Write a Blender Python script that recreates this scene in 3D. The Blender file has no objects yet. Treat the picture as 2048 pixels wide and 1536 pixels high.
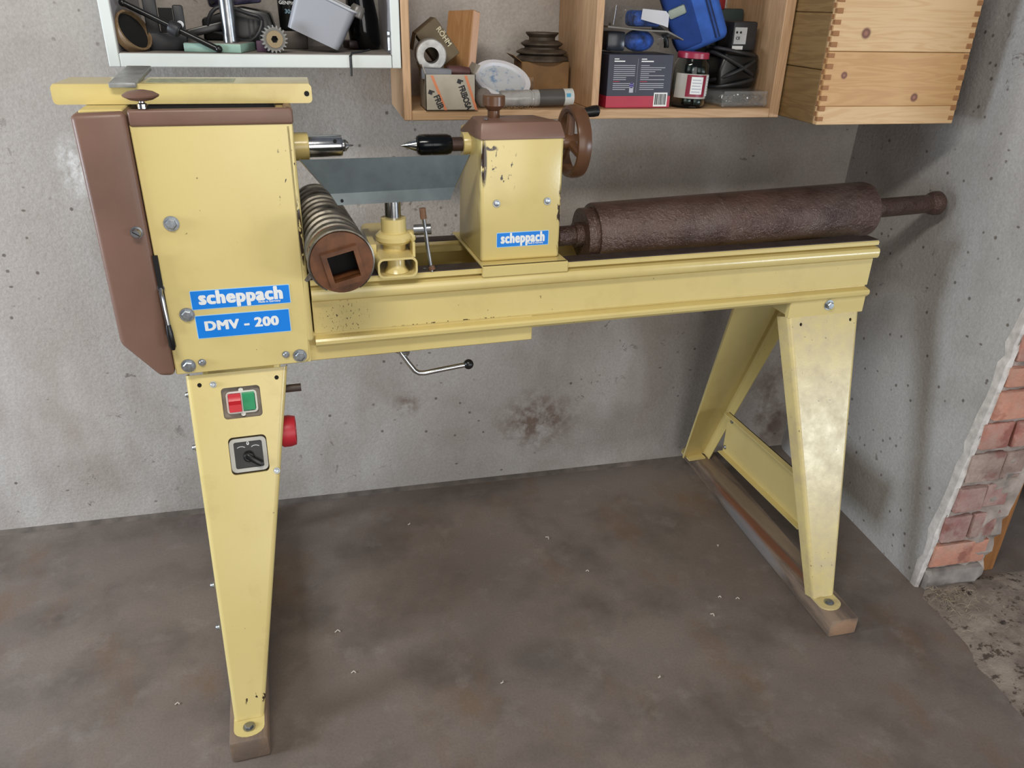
import bpy, bmesh, math, random
from mathutils import Vector, Matrix
random.seed(7)
R = math.radians
sc = bpy.context.scene
C = sc.collection

# ------------------------------------------------------------------ camera
yaw, pitch, roll = R(13.8), R(26.19), R(1.4)
fw = Vector((math.sin(yaw)*math.cos(pitch), math.cos(yaw)*math.cos(pitch), -math.sin(pitch)))
rt = Vector((math.cos(yaw), -math.sin(yaw), 0)); up = rt.cross(fw)
r2 = rt*math.cos(roll) + up*math.sin(roll); u2 = up*math.cos(roll) - rt*math.sin(roll)
cd = bpy.data.cameras.new('camera'); cam = bpy.data.objects.new('camera', cd); C.objects.link(cam)
mw = Matrix((r2, u2, -fw)).transposed().to_4x4(); mw.translation = (0, 0, 1.4)
cam.matrix_world = mw
cd.sensor_width = 36; cd.lens = 1560/2048*36; cd.clip_start = .02
sc.camera = cam

# ------------------------------------------------------------------ light
w = bpy.data.worlds.new('world'); sc.world = w; w.use_nodes = True
bg = w.node_tree.nodes['Background']; bg.inputs[0].default_value = (.80, .86, 1, 1); bg.inputs[1].default_value = .16
def area(name, loc, target, sx, sy, power, col):
    l = bpy.data.lights.new(name, 'AREA'); l.shape = 'RECTANGLE'; l.size = sx; l.size_y = sy
    l.energy = power; l.color = col
    o = bpy.data.objects.new(name, l); C.objects.link(o); o.location = loc
    o.rotation_euler = (Vector(target)-Vector(loc)).to_track_quat('-Z', 'Y').to_euler()
area('daylight_doorway', (.80, -1.9, 1.30), (.80, 1.9, .75), 2.0, 2.0, 40, (1, .97, .93))
area('daylight_window', (-2.6, .95, 1.12), (1.4, 1.75, .6), .65, .75, 64, (.79, .89, 1))
area('side_opening', (3.7, -1.6, .65), (1.1, 1.4, .5), 1.2, .6, 54, (.82, .91, 1))
area('ceiling_lamp', (-.25, .25, 2.45), (-.1, 1.3, .5), .9, .22, 24, (1, .95, .86))
sc.cycles.max_bounces = 8; sc.cycles.diffuse_bounces = 3; sc.cycles.glossy_bounces = 3; sc.cycles.transmission_bounces = 8
sc.cycles.caustics_reflective = False; sc.cycles.caustics_refractive = False
sc.view_settings.view_transform = 'Standard'; sc.view_settings.look = 'None'
sc.view_settings.gamma = 1; sc.view_settings.use_curve_mapping = False
sc.view_settings.exposure = -.07

# ------------------------------------------------------------------ materials
def lin(h):
    if not isinstance(h, str): return tuple(h)+(1,) if len(h) == 3 else h
    h = h.lstrip('#'); o = []
    for i in (0, 2, 4):
        x = int(h[i:i+2], 16)/255; o.append(x/12.92 if x <= .04045 else ((x+.055)/1.055)**2.4)
    return tuple(o)+(1,)
class N:
    def __init__(s, name):
        s.m = bpy.data.materials.new(name); s.m.use_nodes = True; s.t = s.m.node_tree
        s.p = s.t.nodes['Principled BSDF']; s.tc = s.t.nodes.new('ShaderNodeTexCoord'); s.co = s.tc.outputs['Object']
    def n(s, k, **kw):
        x = s.t.nodes.new(k)
        for a, b in kw.items(): setattr(x, a, b)
        return x
    def l(s, a, b): s.t.links.new(a, b)
    def mp(s, sc=(1, 1, 1), rot=(0, 0, 0)):
        x = s.n('ShaderNodeMapping'); s.l(s.co, x.inputs[0]); x.inputs['Scale'].default_value = sc; x.inputs['Rotation'].default_value = rot
        return x.outputs[0]
    def noise(s, scale, detail=4, rough=.55, vec=None, dist=0):
        x = s.n('ShaderNodeTexNoise'); x.inputs['Scale'].default_value = scale; x.inputs['Detail'].default_value = detail
        x.inputs['Roughness'].default_value = rough; x.inputs['Distortion'].default_value = dist
        s.l(vec or s.co, x.inputs['Vector']); return x.outputs['Fac']
    def voro(s, scale, vec=None, feat='F1'):
        x = s.n('ShaderNodeTexVoronoi', feature=feat); x.inputs['Scale'].default_value = scale; s.l(vec or s.co, x.inputs['Vector'])
        return x.outputs['Distance']
    def ramp(s, fac, a, b, inv=False):
        x = s.n('ShaderNodeMapRange'); s.l(fac, x.inputs[0]); x.inputs[1].default_value = a; x.inputs[2].default_value = b
        x.inputs[3].default_value = 1 if inv else 0; x.inputs[4].default_value = 0 if inv else 1
        return x.outputs[0]
    def math(s, op, a, b):
        x = s.n('ShaderNodeMath', operation=op)
        for i, v in enumerate((a, b)):
            if isinstance(v, (int, float)): x.inputs[i].default_value = v
            else: s.l(v, x.inputs[i])
        return x.outputs[0]
    def mix(s, fac, a, b):
        x = s.n('ShaderNodeMix', data_type='RGBA')
        if isinstance(fac, (int, float)): x.inputs[0].default_value = fac
        else: s.l(fac, x.inputs[0])
        for i, v in ((6, a), (7, b)):
            if isinstance(v, (tuple, str)): x.inputs[i].default_value = lin(v)
            else: s.l(v, x.inputs[i])
        return x.outputs[2]
    def sphere(s, c, r0, r1):
        x = s.n('ShaderNodeVectorMath', operation='DISTANCE'); s.l(s.co, x.inputs[0]); x.inputs[1].default_value = c
        return s.ramp(x.outputs['Value'], r0, r1, True)
    def ell(s, c, rad, soft=.4):
        a = s.n('ShaderNodeVectorMath', operation='SUBTRACT'); s.l(s.co, a.inputs[0]); a.inputs[1].default_value = c
        b = s.n('ShaderNodeVectorMath', operation='DIVIDE'); s.l(a.outputs[0], b.inputs[0]); b.inputs[1].default_value = rad
        d = s.n('ShaderNodeVectorMath', operation='LENGTH'); s.l(b.outputs[0], d.inputs[0])
        return s.ramp(d.outputs['Value'], 1-soft, 1, True)
    def bump(s, h, strength, dist=.002):
        x = s.n('ShaderNodeBump'); x.inputs['Strength'].default_value = strength; x.inputs['Distance'].default_value = dist
        s.l(h, x.inputs['Height'])
        if s.p.inputs['Normal'].is_linked: s.l(s.p.inputs['Normal'].links[0].from_socket, x.inputs['Normal'])
        s.l(x.outputs[0], s.p.inputs['Normal'])
    def col(s, c):
        if isinstance(c, (tuple, str)): s.p.inputs['Base Color'].default_value = lin(c)
        else: s.l(c, s.p.inputs['Base Color'])
    def setp(s, rough=.5, metal=0, **kw):
        s.p.inputs['Roughness'].default_value = rough; s.p.inputs['Metallic'].default_value = metal
        for k, v in kw.items(): s.p.inputs[k.replace('_', ' ')].default_value = v
_mc = {}
def plain(name, col, rough=.5, metal=0, var=.12, vs=12, bump=.0, bs=200, **kw):
    if name in _mc: return _mc[name]
    m = N(name); m.setp(rough, metal, **kw)
    c = lin(col); dk = tuple(x*(1-var*2) for x in c[:3])+(1,); lt = tuple(min(1, x*(1+var)) for x in c[:3])+(1,)
    m.col(m.mix(m.ramp(m.noise(vs, 5), .3, .7), dk, lt))
    if bump: m.bump(m.noise(bs, 2), bump, .0006)
    _mc[name] = m.m; return m.m
def yellow(name, dirt=.25, chips=(), dust=0.0, dustz=None, specks=.0):
    m = N(name); m.setp(.22, 0); m.p.inputs['Specular IOR Level'].default_value = .5
    c = m.mix(m.ramp(m.noise(3, 4), .3, .75), '#d5c17e', '#dfcc8b')
    c = m.mix(m.math('MULTIPLY', m.ramp(m.noise(9, 6, .65), .52, .78), dirt), c, '#a98f5c')
    if dust:
        d = m.math('MULTIPLY', m.ramp(m.noise(22, 7, .7), .35, .68), dust)
        c = m.mix(d, c, '#b3a188')
        m.l(m.ramp(d, 0, 1.6), m.p.inputs['Roughness']); 
        mr = m.p.inputs['Roughness'].links[0].from_node; mr.inputs[3].default_value = .25; mr.inputs[4].default_value = .6
    sp = m.ramp(m.noise(95, 2, .5), .76-specks*.1, .80-specks*.1)
    c = m.mix(m.math('MULTIPLY', sp, .7), c, '#5b4630')
    for ctr, rad, th, ns in chips:
        k = m.math('MULTIPLY', m.ell(ctr, rad, .35), m.ramp(m.noise(ns, 3, .6, m.mp((1, 1, .45))), th, th+.02))
        c = m.mix(k, c, '#3a2c22')
    m.col(c); m.bump(m.noise(260, 1), .10, .0006)
    return m.m
def woodmat(name, c1, c2, axis=0, scale=1.0, knots=(), rough=.55, grey=None, rings=1.0):
    m = N(name); m.setp(rough)
    s = [22*scale]*3; s[axis] = 1.6*scale
    v = m.mp(tuple(s))
    g = m.noise(1.6*rings, 3, .5, v, 1.1)
    fine = m.noise(9, 2, .5, m.mp(tuple(x*2.2 if i != axis else x for i, x in enumerate(s))))
    wv = m.n('ShaderNodeMath', operation='SINE'); m.l(m.math('MULTIPLY', g, 34), wv.inputs[0])
    f = m.math('ADD', m.math('MULTIPLY', m.ramp(wv.outputs[0], -1, 1), .65), m.math('MULTIPLY', fine, .35))
    c = m.mix(f, c1, c2)
    for ctr, r in knots:
        c = m.mix(m.sphere(ctr, r*.75, r*1.25), c, '#6e4030'); c = m.mix(m.sphere(ctr, r*.1, r*.75), c, '#a3705a')
    if grey: c = m.mix(m.ramp(m.noise(5, 5, .6), .40, .62), c, grey)
    m.col(c); m.bump(f, .08, .001); return m.m
def metal(name, col, rough=.3, var=.15, vs=40):
    return plain(name, col, rough, 1.0, var, vs)

Y = yellow('yellow_paint', .22)
Yh = yellow('yellow_paint_headstock', .18, chips=[((-.5395, -.145, 1.005), (.0045, .05, .075), .42, 90), ((-.545, -.145, 1.10), (.035, .05, .09), .655, 120)])
Yb = yellow('yellow_paint_bed', .25, chips=[((-.47, -.12, .83), (.055, .05, .045), .615, 300), ((-.25, -.13, .798), (.16, .05, .004), .55, 120)])
Yt = yellow('yellow_paint_tailstock', .22, chips=[((-.182, -.10, 1.115), (.007, .04, .05), .40, 60), ((-.15, -.10, 1.10), (.05, .04, .05), .66, 130), ((-.022, -.10, 1.0), (.006, .04, .075), .50, 60), ((-.168, -.10, 1.143), (.014, .04, .006), .42, 80)])
Yl = yellow('yellow_paint_leg', .35, chips=[((-.725, -.35, .095), (.03, .06, .014), .57, 70)], specks=.1)
Yr = yellow('yellow_paint_dusty_leg', .35, dust=.55, specks=.55)
Ybar = yellow('yellow_paint_guard', .30)
BROWN = plain('brown_hammered_enamel', '#7a5c4e', .42, 0, .10, 5, .22, 330)
BROWNP = plain('brown_plastic', '#6b4a34', .3, 0, .12, 9)
CHROME = metal('chrome', '#c9cbcc', .18); STEEL = metal('steel', '#a9abad', .3); ZINC = metal('zinc', '#b9bfc4', .38, .2, 90)
DARKRAIL = plain('dark_rail', '#4a3f3a', .5, .3, .2, 30)
BLACK = plain('black_plastic', '#141414', .3, 0, .2); DARK = plain('dark_inside', '#0d0c0b', .8)
GREYST = plain('grey_zinc_sheet', '#667073', .45, .3, .15, 14)
BLUE = plain('sticker_blue', '#0b83e6', .35, 0, .03); WHITE = plain('white_print', '#eef0ee', .45, 0, .02); PALE = plain('sticker_edge', '#b9def4', .4, 0, .03)
BLACKP = plain('black_print', '#1a1a1c', .5, 0, .05)

# ------------------------------------------------------------------ mesh tools
class MB:
    def __init__(s): s.v = []; s.f = []
    def add(s, v, f, M=None):
        k = len(s.v)
        s.v += [tuple(M @ Vector(p)) if M else tuple(p) for p in v]; s.f += [[i+k for i in q] for q in f]; return s
    def box(s, x0, x1, y0, y1, z0, z1, M=None):
        return s.add([(x0,y0,z0),(x1,y0,z0),(x1,y1,z0),(x0,y1,z0),(x0,y0,z1),(x1,y0,z1),(x1,y1,z1),(x0,y1,z1)],
                     [(0,3,2,1),(4,5,6,7),(0,1,5,4),(1,2,6,5),(2,3,7,6),(3,0,4,7)], M)
    def rbox(s, x0, x1, y0, y1, z0, z1, b=.004, seg=2, M=None):
        bm = bmesh.new(); t = MB().box(x0, x1, y0, y1, z0, z1); return s.bev(t, b, seg, M)
    def bev(s, t, b, seg=2, M=None):
        bm = bmesh.new(); vs = [bm.verts.new(p) for p in t.v]
        for q in t.f: bm.faces.new([vs[i] for i in q])
        bmesh.ops.recalc_face_normals(bm, faces=bm.faces)
        bmesh.ops.bevel(bm, geom=bm.edges[:], offset=b, segments=seg, affect='EDGES', profile=.5)
        bm.verts.index_update(); s.add([v.co for v in bm.verts], [[v.index for v in f.verts] for f in bm.faces], M); bm.free(); return s
    def prism(s, pts, axis, a, b, M=None):
        """pts in the two other axes (in x,y,z order), extruded along axis a..b"""
        def mk(p, t): q = list(p); q.insert(axis, t); return q
        n = len(pts); v = [mk(p, a) for p in pts]+[mk(p, b) for p in pts]
        return s.add(v, [list(range(n))[::-1], list(range(n, 2*n))]+[[i, (i+1) % n, (i+1) % n+n, i+n] for i in range(n)], M)
    def lathe(s, prof, p0, d, n=24, M=None, closed=False):
        """prof: (radius, distance along d) pairs"""
        d = Vector(d).normalized(); a = d.orthogonal().normalized(); b = d.cross(a); p0 = Vector(p0); v = []; f = []
        for r, h in prof:
            for i in range(n):
                t = 2*math.pi*i/n; v.append(p0+d*h+(a*math.cos(t)+b*math.sin(t))*max(r, 1e-5))
        m = len(prof)
        for j in range(m if closed else m-1):
            k = (j+1) % m
            for i in range(n): f.append([j*n+i, j*n+(i+1) % n, k*n+(i+1) % n, k*n+i])
        if not closed:
            f.append(list(range(n))[::-1]); f.append([(m-1)*n+i for i in range(n)])
        return s.add(v, f, M)
    def cyl(s, p0, p1, r, r1=None, n=20, M=None):
        L = (Vector(p1)-Vector(p0)).length
        return s.lathe([(r, 0), (r if r1 is None else r1, L)], p0, Vector(p1)-Vector(p0), n, M)
    def tube(s, path, r, n=8, M=None):
        P = [Vector(p) for p in path]; v = []; f = []; a = None
        for i, p in enumerate(P):
            t = (P[min(i+1, len(P)-1)]-P[max(i-1, 0)]).normalized()
            a = t.orthogonal().normalized() if a is None else (a-t*a.dot(t)).normalized(); b = t.cross(a)
            rr = r[i] if isinstance(r, (list, tuple)) else r
            for k in range(n):
                q = 2*math.pi*k/n; v.append(p+(a*math.cos(q)+b*math.sin(q))*rr)
        for i in range(len(P)-1):
            for k in range(n): f.append([i*n+k, i*n+(k+1) % n, (i+1)*n+(k+1) % n, (i+1)*n+k])
        f.append(list(range(n))[::-1]); f.append([(len(P)-1)*n+k for k in range(n)])
        return s.add(v, f, M)
    def ball(s, c, r, n=14, sc=(1, 1, 1), M=None):
        m = n//2+1; pr = [(math.sin(math.pi*j/m)*r, -math.cos(math.pi*j/m)*r) for j in range(m+1)]
        t = MB().lathe(pr, (0, 0, 0), (0, 0, 1), n)
        return s.add([(p[0]*sc[0]+c[0], p[1]*sc[1]+c[1], p[2]*sc[2]+c[2]) for p in t.v], t.f, M)
    def plate(s, outer, holes, th, fn):
        """flat plate with holes in 2D (a,b); fn(a,b,depth) -> xyz; depth 0..th"""
        bm = bmesh.new(); loops = []
        for lp in [outer]+list(holes):
            vs = [bm.verts.new((p[0], p[1], 0)) for p in lp]
            es = [bm.edges.new((vs[i], vs[(i+1) % len(vs)])) for i in range(len(vs))]; loops.append((vs, es))
        bmesh.ops.triangle_fill(bm, use_beauty=True, use_dissolve=False, edges=bm.edges[:])
        bm.verts.index_update(); n = len(bm.verts)
        v = [fn(q.co.x, q.co.y, 0) for q in bm.verts]+[fn(q.co.x, q.co.y, th) for q in bm.verts]
        f = [[q.index for q in fc.verts] for fc in bm.faces]; f += [[i+n for i in q][::-1] for q in f[:]]
        for vs, es in loops:
            k = [q.index for q in vs]
            for i in range(len(k)): f.append([k[i], k[(i+1) % len(k)], k[(i+1) % len(k)]+n, k[i]+n])
        bm.free(); return s.add(v, f)
def rrect(x0, x1, y0, y1, r, n=4):
    o = []
    for cx, cy, a in ((x1-r, y1-r, 0), (x0+r, y1-r, 90), (x0+r, y0+r, 180), (x1-r, y0+r, 270)):
        for i in range(n+1): t = R(a+90*i/n); o.append((cx+r*math.cos(t), cy+r*math.sin(t)))
    return o
def circ(cx, cy, r, n=12): return [(cx+r*math.cos(2*math.pi*i/n), cy+r*math.sin(2*math.pi*i/n)) for i in range(n)]
def finish(me, ang=32):
    bm = bmesh.new(); bm.from_mesh(me); bmesh.ops.recalc_face_normals(bm, faces=bm.faces)
    for e in bm.edges:
        e.smooth = len(e.link_faces) == 2 and e.calc_face_angle(0) < R(ang)
    for f in bm.faces: f.smooth = True
    bm.to_mesh(me); bm.free()
def mesh(name, mb):
    me = bpy.data.meshes.new(name); me.from_pydata([tuple(p) for p in mb.v], [], [list(q) for q in mb.f]); me.validate(); finish(me); return me
OFF = {}
def part(name, mb, mat, parent, label=None, kind=None):
    """mesh given in the root thing's own coordinates"""
    o = bpy.data.objects.new(name, mesh(name, mb) if isinstance(mb, MB) else mb); C.objects.link(o)
    o.data.materials.clear(); o.data.materials.append(mat)
    o.parent = parent
    if label: o['label'] = label
    if kind: o['kind'] = kind
    return o
def thing(name, label, cat, loc, rotz=0, group=None, rot=None):
    o = bpy.data.objects.new(name, None); C.objects.link(o); o.location = loc; o.empty_display_size = .02
    o.rotation_euler = rot or (0, 0, rotz); o['label'] = label; o['category'] = cat
    if group: o['group'] = group
    return o
def solo(name, mb, mat, label, cat, loc=(0, 0, 0), rot=(0, 0, 0), group=None, kind=None):
    o = bpy.data.objects.new(name, mesh(name, mb)); C.objects.link(o); o.data.materials.append(mat)
    o.location = loc; o.rotation_euler = rot; o['label'] = label; o['category'] = cat
    if group: o['group'] = group
    if kind: o['kind'] = kind
    return o
def struct(name, mb, mat, label, parent=None):
    o = bpy.data.objects.new(name, mesh(name, mb)); C.objects.link(o); o.data.materials.append(mat)
    if parent: o.parent = parent
    else: o['kind'] = 'structure'; o['label'] = label
    return o
def textmesh(name, s, size, bold=0, extr=.0003, align='CENTER', xs=1.0, sp=1.0, fat=0):
    cu = bpy.data.curves.new(name, 'FONT'); cu.body = s; cu.size = size; cu.offset = bold; cu.extrude = extr; cu.space_character = sp
    cu.align_x = align; cu.align_y = 'CENTER'; cu.resolution_u = 3
    t = bpy.data.objects.new(name+'_tmp', cu); C.objects.link(t)
    dg = bpy.context.evaluated_depsgraph_get(); dg.update()
    me = bpy.data.meshes.new_from_object(t.evaluated_get(dg)); bpy.data.objects.remove(t); bpy.data.curves.remove(cu)
    if xs != 1:
        for v in me.vertices: v.co.x *= xs
    if fat:
        vs = [tuple(q.co) for q in me.vertices]; fs = [tuple(p.vertices) for p in me.polygons]; n = len(vs); V = []; F = []
        for k, (dx, dy) in enumerate(((0, 0), (fat, 0), (-fat, 0), (fat*.7, fat*.5), (-fat*.7, -fat*.5), (fat*.7, -fat*.5), (-fat*.7, fat*.5))):
            V += [(q[0]+dx, q[1]+dy, q[2]+k*2.5e-5) for q in vs]; F += [tuple(i+k*n for i in f) for f in fs]
        me = bpy.data.meshes.new(name); me.from_pydata(V, [], F)
    me.name = name; return me
def text(name, s, size, M, mat, parent, **kw):
    me = textmesh(name, s, size, **kw); me.transform(M); return part(name, me, mat, parent)
FRONT = Matrix.Rotation(R(90), 4, 'X')          # text plane -> facing -Y
def at(x, y, z, rot=0): return Matrix.Translation((x, y, z)) @ Matrix.Rotation(rot, 4, 'Y') @ FRONT

# ------------------------------------------------------------------ the room
def wallmat(name, tint, tint2, stain, pits=0, extra=()):
    m = N(name); m.setp(.9)
    c = m.mix(m.ramp(m.noise(1.3, 4, .55), .35, .66), tint, tint2)
    c = m.mix(m.math('MULTIPLY', m.ramp(m.noise(4.5, 4, .62), .45, .75), .60), c, stain)
    c = m.mix(m.math('MULTIPLY', m.ramp(m.noise(3.1, 3, .6, m.mp((1, 1, .35))), .52, .70), .50), c, '#d6d4d2')
    c = m.mix(m.math('MULTIPLY', m.ramp(m.noise(150, 3, .6), .35, .68), .30), c, '#857d75')
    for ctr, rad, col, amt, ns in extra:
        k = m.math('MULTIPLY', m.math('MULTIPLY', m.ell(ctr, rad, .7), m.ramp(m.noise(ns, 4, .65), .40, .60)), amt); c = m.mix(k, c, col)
    # little pits, scuffs and old marks
    v = m.voro(22); pit = m.math('MULTIPLY', m.ramp(v, .07, .12, True), m.ramp(m.noise(4.1, 3), .50-pits, .56-pits))
    v2 = m.voro(11, m.mp((1, 1, 1.7), (.4, .2, .9))); pit2 = m.math('MULTIPLY', m.ramp(v2, .035, .07, True), m.ramp(m.noise(2.6, 2), .42-pits, .50-pits))
    scr = m.math('MULTIPLY', m.ramp(m.noise(17, 4, .75, None, 1.2), .62, .66), m.ramp(m.noise(2.9, 3), .56, .62))
    mark = m.math('MAXIMUM', m.math('MAXIMUM', pit, pit2), m.math('MULTIPLY', scr, .8))
    c = m.mix(m.math('MULTIPLY', mark, .75), c, '#53463c')
    m.col(c)
    m.bump(m.noise(85, 3, .65), .45, .004); m.bump(m.noise(4, 2), .35, .012)
    return m.m
WALL = wallmat('plaster_wall', '#bab4ad', '#aea69f', '#988b80', 0, [((-.578, 2.095, 1.02), (.045, .2, .085), '#e6e5e3', .9, 30), ((1.43, 2.095, .16), (.12, .2, .26), '#5d443b', .75, 9), ((.60, 2.095, .20), (.16, .2, .13), '#6b5344', .8, 26), ((.19, 2.095, .30), (.05, .2, .05), '#6b5344', .7, 30)])  # tall dark ellipse behind the right legs: stain plus painted-in shadow
WALLR = wallmat('plaster_wall_cool', '#bab9b8', '#b0adaa', '#958f89', .12)
def floormat(name):
    m = N(name); m.setp(.62)
    c = m.mix(m.ramp(m.noise(2.3, 5, .6), .35, .7), '#756962', '#857970')
    c = m.mix(m.math('MULTIPLY', m.ramp(m.noise(4.3, 5, .58), .48, .68), .65), c, '#554b45')
    c = m.mix(m.math('MULTIPLY', m.ramp(m.noise(3.9, 5, .6, m.mp((1.3, .8, 1), (0, 0, .7))), .54, .68), .6), c, '#7a5f47')
    c = m.mix(m.math('MULTIPLY', m.ramp(m.noise(11, 4, .65), .56, .72), .32), c, '#9a9089')
    c = m.mix(m.math('MULTIPLY', m.ramp(m.noise(180, 2), .35, .7), .22), c, '#4e463f')
    # oil ring left by a tin, two small stains
    for ctr, rad in (((1.19, 1.23, 0), (.030, .030, .2)), ((-.73, 1.69, 0), (.016, .020, .2)), ((.42, 1.32, 0), (.10, .07, .2))):
        k = m.math('MULTIPLY', m.ell(ctr, rad, .5), .35); c = m.mix(k, c, '#4a423d')
    m.col(c)
    rr = m.ramp(m.noise(6, 5), .3, .7); rn = rr.node; rn.inputs[3].default_value = .5; rn.inputs[4].default_value = .78; m.l(rr, m.p.inputs['Roughness'])
    m.bump(m.noise(90, 3, .6), .18, .002); m.bump(m.noise(3, 3), .25, .01); return m.m
FLOOR = floormat('concrete_floor')
struct('floor', MB().box(-4, 4, -3.5, 3.0, -.1, 0), FLOOR, 'stained grey-brown concrete floor')
wb = struct('wall_back', MB().box(-4, 3.4, 2.095, 2.30, 0, 2.9), WALL, 'rough grey plaster wall behind the lathe')
struct('baseboard_back', MB().prism([(2.098, 0), (2.098, .010), (2.092, .008), (2.082, .0015), (2.080, 0)], 0, -4, 1.5), plain('dirt_edge', '#6f655d', .9, 0, .2, 20, .6, 60), 'crumbling dirt line where wall meets floor')
# right wall: leans and runs slightly askew; its end towards the doorway shows bare brick
def rw(y, z, off=0): return 1.468+.043*(y-1.35)+z*(.10-.08*(y-1.35))+off
bm_ = MB(); ys = [1.362, 1.6, 1.85, 2.12]; zs = [0, .3, .7, 1.2, 1.9, 2.9]; g = []
for z in zs:
    for y in ys: g.append((rw(y, z), y, z))
ny = len(ys); fs = []
for j in range(len(zs)-1):
    for i in range(ny-1): fs.append([j*ny+i, j*ny+i+1, (j+1)*ny+i+1, (j+1)*ny+i])
k0 = len(g)
for z in zs: g += [(rw(1.362, z, .205), 1.362, z), (rw(2.12, z, .205), 2.12, z)]
for j in range(len(zs)-1):
    fs.append([j*ny, (j+1)*ny, k0+2*j+2, k0+2*j]); fs.append([k0+2*j, k0+2*j+2, k0+2*j+3, k0+2*j+1])
    fs.append([j*ny+ny-1, k0+2*j+1, k0+2*j+3, (j+1)*ny+ny-1])
bm_.add(g, fs)
wr = struct('wall_right', bm_, WALLR, 'cool grey plaster side wall ending in broken brick')
# ragged plaster edge along the broken wall end
ed = MB(); rnd = random.Random(3); pts = []
zz = 0
while zz < 2.8: pts.append((zz, rnd.uniform(.004, .020))); zz += rnd.uniform(.02, .05)
v = []; f = []
for i, (z, d) in enumerate(pts):
    x = rw(1.36, z); v += [(x-.0012, 1.364+d, z), (x-.0015, 1.350+d*.4, z), (x+.004+d*.5, 1.347+d*.3, z), (x+.012, 1.364+d, z)]
for i in range(len(pts)-1):
    for k in range(4): f.append([i*4+k, i*4+(k+1) % 4, i*4+4+(k+1) % 4, i*4+4+k])
ed.add(v, f+[[3, 2, 1, 0]])
struct('plaster_edge', ed, plain('broken_plaster', '#cfc9c3', .9, 0, .15, 40, .6, 120), '', wr)
def brickmat(name, col, dust):
    m = N(name); m.setp(.9); c = m.mix(m.ramp(m.noise(30, 5, .6), .3, .7), tuple(x*.75 for x in lin(col)[:3])+(1,), col)
    c = m.mix(m.math('MULTIPLY', m.ramp(m.noise(13, 6, .7), .42, .66), dust), c, '#b09c90'); c = m.mix(m.math('MULTIPLY', m.ramp(m.noise(9, 4, .6), .58, .66), .6), c, '#7c4038')
    m.col(c); m.bump(m.noise(60, 5, .7), .8, .005); return m.m
BR = [brickmat('brick_orange', '#cd9078', .45), brickmat('brick_mauve', '#a57972', .75), brickmat('brick_red', '#bd8474', .7), brickmat('brick_brown', '#947c72', .95)]
courses = [(.062, .138, 0), (.146, .228, 1), (.240, .316, 1), (.328, .412, 3), (.424, .498, 2), (.506, .588, 0), (.596, .650, 0), (.660, .735, 2),
           (.747, .82, 0), (.832, .905, 1), (.917, .99, 2), (1.0, 1.075, 0)]
for i, (z0, z1, k) in enumerate(courses):
    x0 = rw(1.36, z0)+.014; sp = rnd.uniform(.10, .16)
    segs = [(0, .162)] if i in (0, 5) else [(0, sp*.62), (sp*.62+.008, .166)]
    for a, b in segs:
        t = MB(); dy = rnd.uniform(-.006, .004)
        t.rbox(x0+a, x0+b+rnd.uniform(-.006, .006), 1.347+dy, 1.39, z0+rnd.uniform(0, .004), z1-rnd.uniform(0, .004), .005, 2)
        t.v = [(p[0]+rnd.uniform(-.002, .002), p[1]+rnd.uniform(-.0015, .0015), p[2]+rnd.uniform(-.002, .002)) for p in t.v]
        struct('brick', t, BR[k], '', wr)
MORT = plain('old_mortar', '#a2958c', .95, 0, .25, 18, .9, 70)
mt = MB(); mv = []; mf = []; nx = 9; nz = 60
for j in range(nz+1):
    for i in range(nx+1):
        z = j*1.15/nz; x = rw(1.36, z)+.006+i*.19/nx
        mv.append((x, 1.357+rnd.uniform(-.005, .003)-(.012 if i >= nx-3 and rnd.random() > .35 else 0), z))
for j in range(nz):
    for i in range(nx): a = j*(nx+1)+i; mf.append([a, a+1, a+nx+2, a+nx+1])
mt.add(mv, mf); struct('mortar', mt, MORT, '', wr)
pl = MB().rbox(1.485, 1.655, 1.335, 1.40, -.01, .058, .012, 2)
pl.v = [(p[0]+rnd.uniform(-.006, .006), p[1]+rnd.uniform(-.006, .006), p[2]+rnd.uniform(-.005, .005)) for p in pl.v]
struct('plinth', pl, plain('grey_cement', '#99918a', .95, 0, .2, 20, .8, 80), '', wr)
# timber door post of the side opening
struct('trim_1', MB().rbox(1.690, 1.735, 1.37, 1.47, 0, 2.3, .004), woodmat('post_wood', '#8a5a30', '#a8713e', 2, 1.2), 'weathered orange-brown timber door post')
# rough ground in the side opening
th = MB(); tv = []; tf = []; n = 26
for j in range(n+1):
    for i in range(n+1):
        x = 1.40+i*1.3/n; y = .35+j*1.0/n
        e = min(1, max(0, (x-1.415-.10*(y-.9))/.06))*min(1, (1.35-y)/.05+.15)
        tv.append((x, y, .004+max(0, e)*(.007+rnd.uniform(-.004, .006))-.006*(1-max(0, e))))
for j in range(n):
    for i in range(n): a = j*(n+1)+i; tf.append([a, a+1, a+n+2, a+n+1])
th.add(tv, tf)
m = N('dirty_threshold'); m.setp(.95)
c = m.mix(m.ramp(m.noise(14, 6, .65), .35, .65), '#7d7067', '#a39688'); c = m.mix(m.ramp(m.noise(40, 5, .7), .55, .62), c, '#54483f'); c = m.mix(m.ramp(m.noise(7, 5, .6), .55, .66), c, '#a99c8f')
m.col(c); m.bump(m.noise(50, 5, .7), .6, .006)
solo('threshold', th, m.m, 'crumbled dirty threshold beside the brick wall end', 'threshold', kind='structure')
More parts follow.
